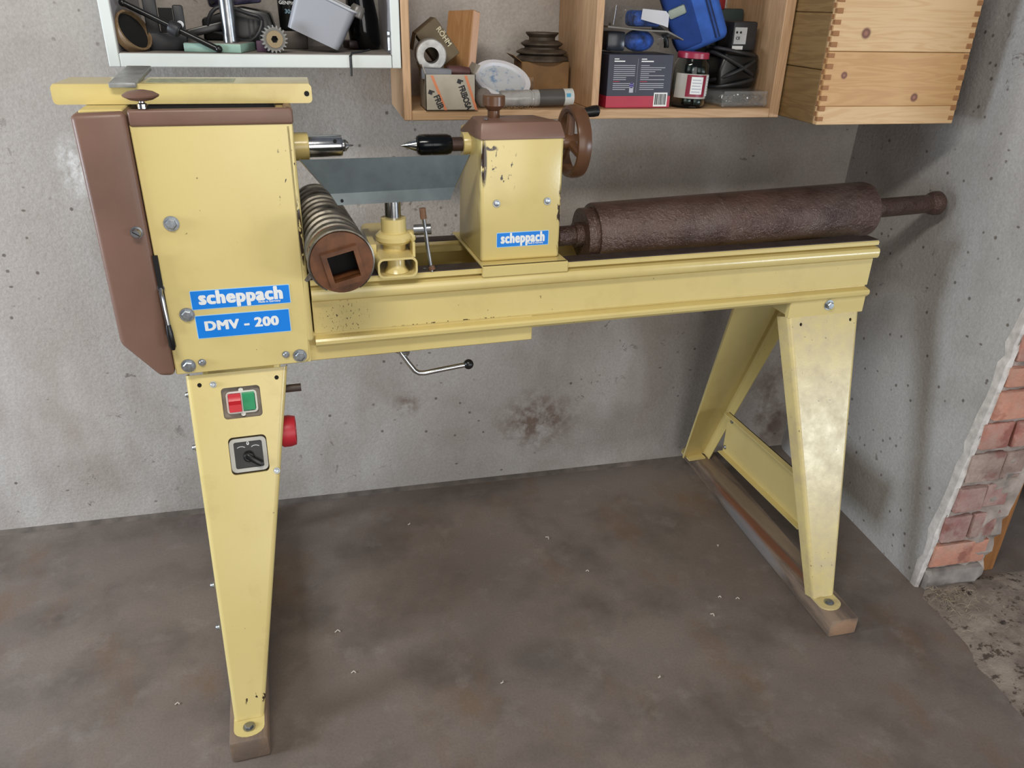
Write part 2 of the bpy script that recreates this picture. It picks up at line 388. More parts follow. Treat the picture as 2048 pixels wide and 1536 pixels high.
# straw and dust
st = MB()
for i in range(150):
    x = 1.47+abs(rnd.gauss(0, .07)); y = 1.31-abs(rnd.gauss(0, .05))+(x-1.47)*-.1; a = rnd.uniform(0, 6.3); L = rnd.uniform(.008, .035); z = rnd.uniform(.012, .03)
    st.tube([(x, y, z), (x+math.cos(a)*L*.5, y+math.sin(a)*L*.5, z+rnd.uniform(0, .008)), (x+math.cos(a)*L, y+math.sin(a)*L, max(.010, z-.004))], .0006, 3)
solo('straw', st, plain('straw', '#a3937c', .9, 0, .3, 60), 'dry straw and cobweb at the foot of the brick end', 'straw', kind='stuff')
db = MB()
for i in range(90):
    x = rnd.uniform(1.55, 2.6); y = rnd.uniform(.5, 1.3); s = rnd.uniform(.002, .006)
    db.rbox(x, x+s*2, y, y+s*1.4, .008, .014+s, s*.2, 1, None)
solo('crumbs', db, plain('dark_crumbs', '#4b4038', .95, 0, .3, 80), 'dark crumbs strewn over the threshold', 'debris', kind='stuff')
fl = MB()
for (x, y) in ((.62, 1.59), (.93, 1.42), (.975, 1.405), (.30, 1.26), (-.02, 1.36), (.88, 1.36), (.16, 1.9), (.55, 1.75), (1.02, 1.62), (-.05, 1.5), (.66, 1.2), (-.4, 1.35)):
    a = rnd.uniform(0, 3); L = rnd.uniform(.004, .009)
    fl.tube([(x, y, .0015), (x+math.cos(a)*L, y+math.sin(a)*L, .0035), (x+math.cos(a+.7)*L*1.7, y+math.sin(a+.7)*L*1.7, .0015)], .0014, 4)
solo('wood_shavings', fl, plain('pale_shaving', '#d8cfc2', .8), 'tiny pale wood shavings scattered on the floor', 'shavings', kind='stuff')
# wheel glimpsed through the opening
wt = thing('cart_wheel', 'black tyred wheel glimpsed behind the timber post', 'wheel', (2.17, 1.62, 0), 0)
wd = (.35, -.93, .1)
part('tyre', MB().lathe([(.100, -.022), (.128, -.020), (.135, 0), (.128, .020), (.100, .022), (.097, 0)], (0, 0, .135), wd, 40, closed=True), BLACK, wt)
part('rim', MB().lathe([(.02, -.012), (.085, -.006), (.098, -.018), (.102, -.018), (.102, .018), (.02, .012)], (0, 0, .135), wd, 40), metal('dull_rim', '#7f8584', .45), wt)

# ------------------------------------------------------------------ the lathe
U0, V0 = .58, 1.60; LA = R(3.5)
def l2w(u, v, z): return (u*math.cos(LA)-v*math.sin(LA), u*math.sin(LA)+v*math.cos(LA), z)
lathe = thing('wood_lathe', 'yellow and brown woodturning lathe on four tapered legs', 'lathe', l2w(U0, V0, 0), LA)
def lp(name, mb, mat, parent=None, label=None):
    if isinstance(mb, MB): mb.v = [(p[0]-U0, p[1]-V0, p[2]) for p in mb.v]
    else: mb.transform(Matrix.Translation((-U0, -V0, 0)))
    return part(name, mb, mat, parent or lathe, label)
_hex = {}
def bolt(u, v, z, r, parent=None, d=(0, -1, 0), name='bolt', h=.007, washer=True, n=6, mat=None):
    """bolt head with washer looking along d"""
    key = (r, d, h, washer, n)
    if key not in _hex:
        t = MB()
        if washer: t.lathe([(r*1.35, 0), (r*1.35, .0018)], (0, 0, 0), d, 18)
        t.lathe([(r, .0015), (r, h*.8), (r*.8, h)], (0, 0, 0), d, n)
        _hex[key] = mesh(name, t); _hex[key].materials.append(mat or ZINC)
    o = bpy.data.objects.new(name, _hex[key]); C.objects.link(o); o.parent = parent or lathe
    o.location = (u-U0, v-V0, z); return o

# --- base beams
WB1 = woodmat('beam_wood', '#7b6450', '#97795d', 1, .9, grey='#6e6259')
m = N('beam_wood_worn'); m.setp(.8)
c = m.mix(m.ramp(m.noise(7, 6, .65, m.mp((3, .5, 3))), .38, .62), '#5f5148', '#8f7a66')
c = m.mix(m.math('MULTIPLY', m.ell((.652, -.05, .052), (.018, .34, .03), .4), .85), c, '#7a4a2e')
c = m.mix(m.math('MULTIPLY', m.ell((.690, .02, .052), (.026, .40, .02), .3), .6), c, '#9a8468')
c = m.mix(m.math('MULTIPLY', m.ell((.64, .0, .02), (.02, .30, .03), .4), .6), c, '#8d8f92')  # side face: bluish light painted in as blue-grey
c = m.mix(m.math('MULTIPLY', m.ell((.655, -.45, .02), (.06, .02, .04), .3), .7), c, '#a98466')
m.col(c); m.bump(m.noise(60, 4, .6, m.mp((3, .5, 3))), .4, .002)
lp('base_beam', MB().rbox(-.204, -.128, 1.186, 2.04, 0, .055, .006, 2), WB1)
bb = MB(); M_ = Matrix.Translation((1.236, 1.160, 0)) @ Matrix.Rotation(-R(3.6), 4, 'Z'); bb.rbox(-.038, .038, 0, .865, 0, .050, .004, 2, M_)
lp('base_beam', bb, m.m)

# --- legs: folded sheet channels
def leg(ul, ur, bl, br, front, holes, mat, ztop=.736, zbot=.056):
    vt, vb = (1.475, 1.240) if front else (1.725, 1.955)
    s = -1 if front else 1
    L = math.hypot(vb-vt, ztop-zbot); dv, dz = (vb-vt)/L, (zbot-ztop)/L
    nv, nz = (s*abs(dz), abs(dv))     # outward normal (leans up)
    def fn(u, z, d):
        t = (ztop-z)/(ztop-zbot); return (u, vt+(vb-vt)*t-nv*d, z-nz*d)
    rf = .010
    t = MB().plate([(ul+rf, ztop), (bl+rf*.8, zbot), (br-rf*.8, zbot), (ur-rf, ztop)], holes, .003, fn)
    for a, b, k in ((ul, bl, 1), (ur, br, -1)):
        W = .045 if front or k < 0 else .016
        q = []; nf = 7
        for (u, z, wd, r) in ((a, ztop, W, rf), (b, zbot, W*.75, rf*.8)):
            for i in range(nf):
                th = R(90*i/(nf-1)); q.append(fn(u+k*(r-r*math.sin(th)), z, r-r*math.cos(th)))
            q.append(fn(u, z, wd)); q.append(fn(u+k*.003, z, wd)); q.append(fn(u+k*.003, z, r)); q.append(fn(u+k*r, z, .003))
        m_ = len(q)//2
        t.add(q, [list(range(m_)), list(range(m_, 2*m_))[::-1]]+[[i, (i+1) % m_, (i+1) % m_+m_, i+m_] for i in range(m_)])
    cu = (bl+br)/2; fv = vb
    o = lp('leg', t, mat)
    ft = MB(); pts = [(cu-.030, fv-s*.03), (cu-.030, fv)] + [(cu+.03*math.cos(R(a)), fv+s*.022+s*.022*math.sin(R(a))) for a in range(180, -1, -20)] + [(cu+.030, fv), (cu+.030, fv-s*.03)]
    ft.prism(pts, 2, .0505, .0555); lp('foot_plate', ft, mat, o)
    bolt(cu, fv+s*.020, .0555, .009, o, (0, 0, 1), 'foot_bolt', .006, True, 6, STEEL)
    return o, fn
sw = [rrect(-.140, -.067, .648, .707, .007), rrect(-.1385, -.066, .541, .613, .009), circ(-.177, .717, .0042), circ(-.033, .717, .0042)]
lg, fn = leg(-.201, -.010, -.194, -.135, True, sw, Yl)
leg(-.201, -.010, -.194, -.135, False, [], Y)
rg, fr = leg(1.146, 1.349, 1.200, 1.262, True, [circ(1.181, .716, .004), circ(1.322, .716, .004)], Yr)
leg(1.165, 1.352, 1.205, 1.290, False, [], Y)
br_ = MB().box(1.279, 1.282, 1.42, 1.84, .13, .27); br_.box(1.262, 1.282, 1.42, 1.84, .267, .27); br_.box(1.262, 1.282, 1.42, 1.84, .13, .133)
lp('cross_brace', br_, Y)
for v, z in ((1.815, .25), (1.83, .15)): bolt(1.279, v, z, .005, None, (-1, 0, 0), 'brace_bolt', .005)
bl_ = MB().box(-.17, -.167, 1.42, 1.84, .13, .27); lp('cross_brace', bl_, Y)
for f_, us in ((fn, (-.177, -.033)), (fr, (1.181, 1.322))):
    for u in us:
        a_ = Vector(f_(u, .717 if u < 1 else .716, .0028)); b_ = Vector(f_(u, .717 if u < 1 else .716, .006)); lp('bolt_hole_shade', MB().cyl(a_, b_, .0055, n=12), DARK)  # dark plugs behind the leg holes stand in for the shade inside
# switches let into the left front leg
def inplane(u, z, d=0):
    p = fn(u, z, d); return Vector(p)
vt_, vb_ = 1.475, 1.240; ang = math.atan2(.235, .676)
def LM(u, z, d=0):   # plane frame: x right, y out of the sheet (towards viewer = -y), z up the slope
    return Matrix.Translation(inplane(u, z, d)) @ Matrix.Rotation(-ang, 4, 'X')
DUST = plain('dusty_grey_plate', '#8d8378', .8, 0, .15, 30); RED = plain('red_button', '#c3202a', .35, 0, .06); GREEN = plain('green_button', '#0f8a55', .35, 0, .06)
RIMP = plain('pale_gasket', '#d8d5cc', .4, 0, .08)
s1 = lp('push_switch', MB().box(-.040, .040, .010, .013, -.034, .034, LM(-.1035, .6775)), DUST)
g1 = MB()
g1.plate(rrect(-.029, .029, -.022, .022, .007), [rrect(-.0255, .0255, -.0185, .0185, .005)], .006, lambda a, b, d: LM(-.1035, .6775) @ Vector((a, .004+d, b)))
g1.box(-.0012, .0012, .004, .010, -.019, .019, LM(-.1035, .6775))
for zz in (.024, -.024): g1.lathe([(.0045, 0), (.0045, .004)], LM(-.1035, .6775) @ Vector((0, .010, zz)), LM(0, .6).to_3x3() @ Vector((0, -1, 0)), 12)
lp('gasket', g1, RIMP, s1)
bx = MB(); LMa = LM(-.1165, .6775); bx.prism([(-.004, -.018), (-.001, -.004), (-.004, .004), (-.0005, .012), (-.0005, .018), (.010, .018), (.010, -.018)], 0, -.0115, .0115, LMa)
lp('stop_button', bx, RED, s1, 'red stop button')
bx = MB(); LMa = LM(-.0905, .6785); bx.prism([(.000, -.018), (.000, .012), (.002, .018), (.010, .018), (.010, -.018)], 0, -.0115, .0115, LMa)
lp('start_button', bx, GREEN, s1, 'green start button')
s2 = lp('rotary_switch', MB().box(-.040, .040, .016, .019, -.040, .040, LM(-.1025, .577)), DUST)
g2 = MB().plate(rrect(-.035, .035, -.034, .034, .010), [rrect(-.027, .027, -.027, .027, .004)], .010, lambda a, b, d: LM(-.1025, .577) @ Vector((a, .002+d, b)))
lp('switch_frame', g2, plain('grey_plastic_frame', '#b9b6ac', .3, 0, .1), s2)
lp('dial_plate', MB().box(-.0275, .0275, .007, .012, -.0275, .0275, LM(-.1025, .577)), plain('dial_black', '#2c2a28', .35, 0, .15), s2)
kb = MB(); KM = LM(-.1025, .573) @ Matrix.Rotation(R(38), 4, 'Y')
kb.rbox(-.006, .030, -.008, .007, -.0055, .0055, .003, 2, KM); kb.lathe([(.011, 0), (.011, .006), (.008, .010)], LM(-.1025, .573) @ Vector((0, .007, 0)), LM(0, .6).to_3x3() @ Vector((0, -1, 0)), 20)
lp('dial_knob', kb, BLACK, s2)
tm = textmesh('dial_print', '0', .010, .0003); tm.transform(LM(-.1025, .598) @ Matrix.Translation((0, .0065, 0)) @ FRONT); lp('dial_print', tm, WHITE, s2)
for k in (-1, 1):
    t = MB().tube([LM(-.1025, .577) @ Vector((k*(.006+.015*i/5), .0066, .0135+.0035*math.sin(math.pi*i/5*.8+.3))) for i in range(6)], .0007, 4); lp('dial_arc', t, WHITE, s2)
for u, z in ((-.152, .716), (-.053, .540)): p = fn(u, z, 0); bolt(p[0], p[1], p[2], .0045, None, (0, -.944, .33), 'screw', .004, True, 12)
for z in (.70, .60, .33, .245):
    p = fn(-.200, z, .02); bolt(p[0], p[1], p[2], .005, None, (-1, 0, 0), 'side_screw', .007, True, 12)
# red power inlet on the side of the leg
pi_ = MB().lathe([(.030, 0), (.033, .004), (.033, .018), (.030, .030), (.024, .030), (.022, .012)], (-.038, 1.485, .585), (1, -.05, 0), 28)
lp('power_inlet', pi_, plain('red_plug', '#c22a38', .4, 0, .1), None, 'red round power inlet')
lp('cable_stub', MB().cyl((-.03, 1.50, .675), (.012, 1.50, .675), .008), plain('cable_brown', '#453731', .5))

# --- bed: two folded side beams, dark rails on top
prof = [(1.476, .9105), (1.472, .908), (1.472, .9005), (1.484, .8985), (1.484, .8965), (1.466, .893), (1.463, .888), (1.463, .876), (1.466, .871), (1.484, .8685), (1.484, .8665), (1.480, .864), (1.480, .799),
        (1.486, .796), (1.486, .7935), (1.468, .790), (1.465, .786), (1.466, .779), (1.473, .772), (1.500, .772), (1.503, .893), (1.537, .893), (1.537, .904), (1.516, .904), (1.515, .9105)]
lp('bed_beam', MB().prism(prof, 0, .049, 1.358), Yb)
lp('bed_beam', MB().prism([(2*V0-a, b) for a, b in prof], 0, .049, 1.358), Yb)
for a, b in ((1.4755, 1.514), (1.686, 1.7245)):
    lp('guide_rail', MB().box(.049, 1.359, a, b, .9100, .9118), DARKRAIL)
for u in (.35, .62, .95, 1.3): lp('bed_spacer', MB().box(u, u+.02, 1.502, 1.698, .79, .84), Y)
lp('bed_apron', MB().rbox(.030, .505, 1.484, 1.71, .738, .800, .002, 1), Y)
en = MB().rbox(1.146, 1.358, 1.474, 1.490, .731, .776, .002, 1); en.box(1.150, 1.354, 1.49, 1.71, .735, .77); lp('bed_foot_block', en, Y)
bolt(1.254, 1.474, .758, .0095, None, name='bolt', h=.010)
for u in (.275, .432): bolt(u, 1.492, .9118, .004, None, (0, 0, 1), 'rail_screw', .0012, False, 12, STEEL)

# --- headstock
hs = MB()
hs.bev(MB().prism([(-.2125, .748), (.026, .748), (.034, .756), (.045, 1.203), (-.2145, 1.203)], 1, 1.459, 1.4635), .0015, 1)
hs.rbox(.028, .0455, 1.459, 1.735, .79, 1.203, .007, 3); hs.box(-.212, .030, 1.731, 1.735, .75, 1.203); hs.box(-.2135, -.2105, 1.462, 1.733, .75, 1.203)
hs.box(-.21, .03, 1.462, 1.733, .748, .752); hs.box(.026, .036, 1.462, 1.70, .748, .80)
head = lp('headstock', hs, Yh)
hl = MB().rbox(-.2145, .047, 1.4555, 1.4700, 1.199, 1.2265, .005, 3); hl.rbox(.032, .047, 1.456, 1.738, 1.199, 1.2265, .005, 3); hl.rbox(-.2145, .047, 1.725, 1.738, 1.199, 1.2265, .005, 3)
lp('top_rim', hl, BROWN, head)
lp('well_shade', MB().box(-.21, .033, 1.468, 1.727, 1.196, 1.205), plain('well_shade_black', '#1b1a19', .7), head)  # black sheet below the rim, painted shade of the open housing
lp('pivot_strap', MB().rbox(.020, .034, 1.47, 1.72, 1.206, 1.2235, .002, 1), plain('tan_strap', '#a58c62', .5), head)
bc = MB().bev(MB().prism([(-.299, 1.221), (-.2165, 1.2235), (-.2145, .748), (-.241, .749), (-.297, .821)], 1, 1.4535, 1.737), .009, 3)
cov = lp('belt_cover', bc, BROWN)
lp('cover_top_plate', MB().rbox(-.288, -.222, 1.470, 1.73, 1.2195, 1.2255, .002, 1), Ybar, cov)
bolt(-.233, 1.4535, 1.026, .0078, cov, (0, -1, 0), 'cover_screw', .013, True, 20, STEEL)
lp('screw_slot', MB().box(-.2395, -.2265, 1.4400, 1.4406, 1.0252, 1.0268, Matrix.Translation((-.233, 0, 1.026)) @ Matrix.Rotation(R(35), 4, 'Y') @ Matrix.Translation((.233, 0, -1.026))), DARK, cov)
lp('lever_slot', MB().box(-.2155, -.2075, 1.4525, 1.4588, .832, .982), DARK, head)
lv = MB().tube([(-.2115, 1.458, .925), (-.212, 1.449, .915), (-.2105, 1.444, .885), (-.2085, 1.441, .845)], [.0035, .0038, .0036, .0036], 10)
lv.lathe([(.0065, 0), (.0065, .004)], (-.212, 1.459, .922), (0, -1, 0), 12)
lp('speed_lever', lv, CHROME)
lp('lever_grip', MB().tube([(-.209, 1.442, .856), (-.2083, 1.4395, .84), (-.2073, 1.4385, .815), (-.2070, 1.4385, .808)], [.0045, .006, .0062, .003], 12), BLACK)
for u, z in ((-.176, 1.037), (-.176, .867), (-.189, .765), (.016, .764)): bolt(u, 1.459, z, .0098, head, h=.008)
for u, z in ((-.164, .769), (-.010, .769)): bolt(u, 1.459, z, .0052, head, name='screw', h=.005, washer=True, n=14)
kn = MB().lathe([(.003, -.003), (.018, .000), (.0275, .005), (.0285, .0075), (.020, .0125), (.008, .015), (.001, .0155)], (-.190, 1.4655, 1.241), (0, 0, 1), 30)
mk = lp('lid_knob', kn, BROWN, None, 'brown mushroom knob')
lp('knob_stem', MB().lathe([(.0055, 0), (.008, .003), (.008, .010), (.0045, .012), (.0045, .018)], (-.190, 1.4655, 1.2245), (0, 0, 1), 18), CHROME, mk)
# stickers
def logo(u0, u1, z0, z1, v, name='maker_sticker'):
    W, H = u1-u0, z1-z0
    e = lp(name, MB().plate(rrect(u0-.0012, u1+.0012, z0-.0012, z1+.0012, .002), [], .0004, lambda a, b, d: (a, v-.0002-d, b)), PALE)
    lp('sticker_field', MB().plate(rrect(u0, u1, z0, z1, .0012), [], .0003, lambda a, b, d: (a, v-.0006-d, b)), BLUE, e)
    me = textmesh('lettering', 'scheppach', H*.70, 0, .0002, 'CENTER', 1.0, 1.12, fat=H*.046)
    xs = [q.co.x for q in me.vertices]; w0, w1 = min(xs), max(xs); ys = [q.co.y for q in me.vertices]
    s = W*.86/(w1-w0); zb = (z0+z1)/2-H*.02
    # straighten the tall strokes: h up to the upper edge, p down to the lower edge
    for q in me.vertices:
        y = q.co.y
        q.co = ((u0+u1)/2+(q.co.x-(w0+w1)/2)*s, q.co.z, y)
    zs_ = [q.co.z for q in me.vertices]; mid = (min(zs_)+max(zs_))/2; hh = (max(zs_)-min(zs_))/2
    for q in me.vertices: q.co = (q.co.x, v-.0011+q.co.y, (z0+z1)/2+(q.co.z-mid)*(H*.49/hh))
    lp('lettering', me, WHITE, e)
    me = textmesh('small_lettering', 'Made in Germany', H*.16, .00012, .0002, 'RIGHT'); 
    me.transform(Matrix.Translation((u1-W*.10, v-.0011, z0+H*.16)) @ FRONT); lp('small_lettering', me, WHITE, e)
logo(-.165, .009, .8755, .9105, 1.459)
e = lp('model_sticker', MB().plate(rrect(-.1642, .0052, .8168, .8632, .002), [], .0004, lambda a, b, d: (a, 1.4588-d, b)), PALE)
lp('sticker_field', MB().plate(rrect(-.163, .004, .818, .862, .0012), [], .0003, lambda a, b, d: (a, 1.4584-d, b)), BLUE, e)
me = textmesh('lettering', 'DMV - 200', .0255, 0, .0002, 'CENTER', 1.06, 1.10, fat=.0017); me.transform(Matrix.Translation((-.083, 1.4579, .8405)) @ FRONT); lp('lettering', me, WHITE, e)

# --- spindle and drive centre
SZ, SV = 1.139, 1.595
sp = lp('spindle', MB().lathe([(.0205, 0), (.0205, .060), (.0195, .064), (.012, .065)], (.074, SV, SZ), (1, 0, 0), 30), CHROME)
lp('spindle_collar', MB().lathe([(.026, 0), (.026, .027), (.0245, .029)], (.046, SV, SZ), (1, 0, 0), 30), Y, sp)
dc = MB().lathe([(.012, 0), (.012, .004), (.009, .006), (.004, .007), (.002, .012), (.0018, .020), (.0002, .023)], (.138, SV, SZ), (1, 0, 0), 16)
for a in range(4):
    M_ = Matrix.Translation((.142, SV, SZ)) @ Matrix.Rotation(R(90*a+20), 4, 'X'); dc.prism([(0, .003), (.009, .003), (.009, .005), (.004, .012), (0, .012)], 1, -.001, .001, M_)
lp('drive_centre', dc, STEEL, sp)
lp('spindle_hole', MB().cyl((.124, SV-.0175, SZ+.0110), (.124, SV-.0190, SZ+.0122), .0035, n=12), DARK, sp)

# --- tailstock
tb = MB().bev(MB().prism([(1.495, .916), (1.690, .916), (1.672, 1.164), (1.495, 1.164)], 0, .392, .562), .007, 3)
tail = lp('tailstock', tb, Yt)
tl = MB().bev(MB().add([(.389, 1.491, 1.158), (.565, 1.491, 1.158), (.565, 1.678, 1.150), (.389, 1.678, 1.150), (.393, 1.502, 1.190), (.556, 1.502, 1.190), (.530, 1.600, 1.190), (.400, 1.600, 1.190)],
     [(0, 3, 2, 1), (4, 5, 6, 7), (0, 1, 5, 4), (1, 2, 6, 5), (2, 3, 7, 6), (3, 0, 4, 7)]), .005, 2)
lp('tailstock_lid', tl, BROWN, tail)
bs = MB().rbox(.388, .572, 1.462, 1.474, .894, .9165, .002, 1); bs.rbox(.388, .572, 1.466, 1.735, .9118, .9165, .001, 1); lp('tailstock_base', bs, Y, tail)
lp('lock_knob', MB().lathe([(.012, 0), (.012, .014), (.019, .020), (.0225, .024), (.0225, .041), (.020, .043), (.001, .0435)], (.437, 1.57, 1.189), (0, 0, 1), 12), BROWNP, tail)
bolt(.412, 1.535, 1.190, .005, tail, (0, 0, 1), 'screw', .003, False, 12)
for u in (.424, .531): bolt(u, 1.495, 1.036, .0055, tail, name='screw', h=.003, washer=True, n=14)
logo(.426, .536, .9465, .975, 1.495)
lp('quill_collar', MB().lathe([(.021, 0), (.022, .002), (.022, .024)], (.378, SV, SZ-.002), (1, 0, 0), 28), Y, tail)
lp('quill', MB().lathe([(.0125, 0), (.0140, .001), (.0140, .028)], (.355, SV, SZ-.003), (1, 0, 0), 24), plain('quill_brown', '#4c3a33', .45, .3), tail)
lcv = lp('live_centre', MB().lathe([(.010, 0), (.0175, .004), (.0205, .010), (.0208, .030), (.0203, .0305), (.0203, .0325), (.0208, .033), (.0208, .064), (.018, .072), (.010, .075)], (.282, SV, SZ-.003), (1, 0, 0), 30), plain('black_gloss_steel', '#15171a', .16, .4, .1))
lp('centre_point', MB().lathe([(.0003, 0), (.012, .031), (.012, .034)], (.251, SV, SZ-.003), (1, 0, 0), 24), CHROME, lcv)
hw = MB().lathe([(.060, -.012), (.066, -.015), (.072, -.014), (.0745, -.006), (.0745, .006), (.072, .014), (.066, .015), (.060, .012)], (.620, 1.598, 1.134), (1, 0, 0), 48, closed=True)
wheel = lp('handwheel', hw, BROWNP)
sk = MB()
for a in (80, 200, 320):
    ca, sa = math.cos(R(a)), math.sin(R(a)); sk.tube([(.612, 1.598+ca*.008, 1.134+sa*.008), (.618, 1.598+ca*.064, 1.134+sa*.064)], [.010, .008], 10)
sk.lathe([(.014, 0), (.016, .004), (.016, .036)], (.592, 1.598, 1.134), (1, 0, 0), 20); sk.cyl((.556, 1.598, 1.134), (.596, 1.598, 1.134), .008)
lp('spokes', sk, BROWNP, wheel)
lp('wheel_nut', MB().lathe([(.007, 0), (.007, .008), (.004, .010)], (.628, 1.598, 1.134), (1, 0, 0), 6), CHROME, wheel)
lp('crank_handle', MB().lathe([(.007, 0), (.0085, .004), (.0095, .020), (.012, .042), (.0115, .052), (.006, .056)], (.632, 1.628, 1.186), (1, 0, .12), 20), BLACK, wheel, 'black crank handle')

# --- tool rest
tr = MB()
A = [(.0525, 1.488, 1.1335), (.3675, 1.488, 1.1335), (.341, 1.500, 1.0705), (.102, 1.500, 1.0675), (.113, 1.486, 1.0490), (.328, 1.486, 1.0500)]
def off(p, d): return (p[0], p[1]+d, p[2]-d*.25)
v = A+[off(p, .006) for p in A]
tr.add(v, [[3, 2, 1, 0], [4, 5, 2, 3], [6, 7, 8, 9], [9, 8, 11, 10], [0, 1, 7, 6], [1, 2, 8, 7], [2, 5, 11, 8], [5, 4, 10, 11], [4, 3, 9, 10], [3, 0, 6, 9]])
rest = lp('tool_rest', tr, GREYST, None, 'grey sheet steel rest plate')
lp('rest_post', MB().cyl((.2195, 1.512, .93), (.2195, 1.512, 1.052), .0155, n=24), CHROME, rest)
lp('rivet_hole', MB().cyl((.122, 1.4925, 1.0560), (.122, 1.4885, 1.0560), .0028, n=12), DARK, rest)
for (a, b) in ((0, 3), (1, 2)):
    p, q = Vector(A[a]), Vector(A[b]); lp('bare_edge', MB().tube([p+Vector((0, .002, 0)), q+Vector((0, .002, 0))], .0022, 6), CHROME, rest)
sk = MB().lathe([(.0225, 0), (.0225, .028), (.031, .030), (.036, .036), (.036, .044), (.030, .050), (.0245, .051), (.0245, .078), (.0165, .078)], (.2195, 1.512, .936), (0, 0, 1), 30)
sk.rbox(.240, .262, 1.500, 1.524, .966, .987, .006, 2)
soc = lp('rest_socket', sk, Y)
sh = MB().plate(rrect(.1765, .2535, .9125, .9515, .012, 5), [rrect(.1805, .2495, .9165, .9475, .009, 5)], .27, lambda a, b, d: (a, 1.448+d, b))
sh.box(.170, .182, 1.50, 1.62, .940, .966); sh.box(.2485, .2535, 1.47, 1.60, .945, .975)
lp('rest_slide', sh, Y, soc)
lp('slide_bolt', MB().lathe([(.024, 0), (.020, .006), (.017, .012), (.017, .032)], (.2165, 1.478, .9170), (0, 0, 1), 24), Y, soc)
ch = lp('clamp_handle', MB().tube([(.2755, 1.494, 1.022), (.281, 1.486, .960), (.2865, 1.478, .910)], .0042, 10), STEEL)
lp('clamp_hub', MB().cyl((.258, 1.502, .990), (.2905, 1.494, .992), .0105, n=20), STEEL, ch)
RUST = plain('rusty_tip', '#7d5a43', .6, .2, .2, 60)
lp('handle_tip', MB().cyl((.2745, 1.4955, 1.034), (.2760, 1.4935, 1.013), .0062, n=14), RUST, ch); lp('handle_tip', MB().cyl((.2855, 1.4795, .921), (.2880, 1.4765, .905+.008), .0066, n=14), RUST, ch)
# --- clamp lever under the bed
cl = lp('bed_clamp_lever', MB().tube([(.216, 1.52, .742), (.224, 1.515, .722), (.238, 1.51, .700), (.250, 1.505, .683), (.258, 1.502, .678), (.270, 1.50, .6775), (.31, 1.50, .682), (.362, 1.50, .687)], .0056, 12), CHROME)
lp('lever_ball', MB().ball((.367, 1.50, .6875), .0112, 18), BLACK, cl, 'black ball knob')
lp('lever_pivot', MB().cyl((.212, 1.53, .729), (.238, 1.51, .725), .009, n=14), CHROME, cl)

# ------------------------------------------------------------------ things lying on the lathe
gb = thing('tool_guard_bar', 'yellow sheet metal channel lying on top of the headstock', 'metal bar', l2w(-.12, 1.59, 1.2265), LA-R(2.2))
g = MB().plate(rrect(-.213, .208, 0, .032, .007), [], .0025, lambda a, b, d: (a, -.062+d, b))
g.rbox(-.210, .205, -.061, .066, .0295, .0325, .001, 1); g.box(-.205, .200, .063, .066, .003, .030)
part('channel', g, Ybar, gb)
part('rivet', MB().lathe([(.0045, 0), (.0045, .0012)], (.199, -.062, .016), (0, -1, 0), 14), DARK, gb)
part('worn_tape', MB().box(-.07, .075, -.040, .03, .0325, .0329), plain('old_tape', '#b9bd9c', .4, 0, .2, 60), gb)
sb = solo('steel_block', MB().rbox(-.021, .021, -.085, .090, 0, .0085, .0015, 2), plain('block_steel', '#a3a4a2', .4, .35, .15, 40), 'grey flat steel piece lying across the yellow channel', 'metal piece', l2w(-.218, 1.603, 1.2605), (R(4.5), 0, LA-R(3)))
# ribbed auger: brown core wound with a steel strip
ax = thing('feed_screw', 'ribbed steel-wound screw roller with a square socket, lying on the bed', 'screw', l2w(.104, 1.372, .9735), LA+R(2.2))
RB = N('worn_strip'); RB.setp(.38, .75)
RB.col(RB.mix(RB.ramp(RB.noise(30, 4), .35, .7), '#57524a', '#948e82')); RB.bump(RB.noise(200, 2), .1, .0008); RB = RB.m
prof = [(.050, .004)]
Lr = .42; nr = 12
for i in range(nr):
    y0 = .004+i*Lr/nr; y1 = y0+Lr/nr; k = .058-.004*i/nr
    prof += [(k-.009, y0+.001), (k-.001, y0+.005), (k, y0+.010), (k-.0015, y0+Lr/nr*.66), (k-.004, y0+Lr/nr*.74), (k-.010, y1-.001)]
body = MB(); nseg = 48; v = []; f = []
for (r, h) in prof:                      # skewed rings make the strip run as a spiral
    for i in range(nseg):
        t = 2*math.pi*i/nseg; v.append((r*math.cos(t), h+(Lr/nr)*(i/nseg if h > .01 else 0)*.0+.012*math.sin(t)*(1 if h > .02 else .15), r*math.sin(t)))
for j in range(len(prof)-1):
    for i in range(nseg): f.append([j*nseg+i, j*nseg+(i+1) % nseg, (j+1)*nseg+(i+1) % nseg, (j+1)*nseg+i])
f.append([(len(prof)-1)*nseg+i for i in range(nseg)]); body.add(v, f); part('wound_strip', body, RB, ax)
CORE = plain('core_brown', '#6f4529', .32, .1, .3, 25)
sq = [(.034*math.cos(R(a))+.002, .034*math.sin(R(a))-.004) for a in (58, 148, 238, 328)]
cr = MB().plate(circ(0, 0, .0555, 40), [sq], .05, lambda a, b, d: (a, -.002+d, b)); part('core', cr, CORE, ax)
sl = MB().plate([(p[0]*1.36-.001, p[1]*1.36) for p in sq], [sq], .016, lambda a, b, d: (a, -.014+d, b)); part('square_socket', sl, CORE, ax)
part('socket_floor', MB().box(-.04, .04, .035, .04, -.04, .04), DARK, ax)
part('strip_end', MB().plate([(-.052, -.010), (-.067, -.030), (-.063, -.034), (-.048, -.022), (-.046, .03), (-.054, .03)], [], .003, lambda a, b, d: (a, .008+d, b)), RB, ax)
rg_ = []
for i in range(40):
    a = R(-150+i*300/39); rg_.append((.0575*math.cos(a+R(90)), .006, .0575*math.sin(a+R(90))))
part('strip_rim', MB().tube(rg_, .0028, 6), RB, ax)
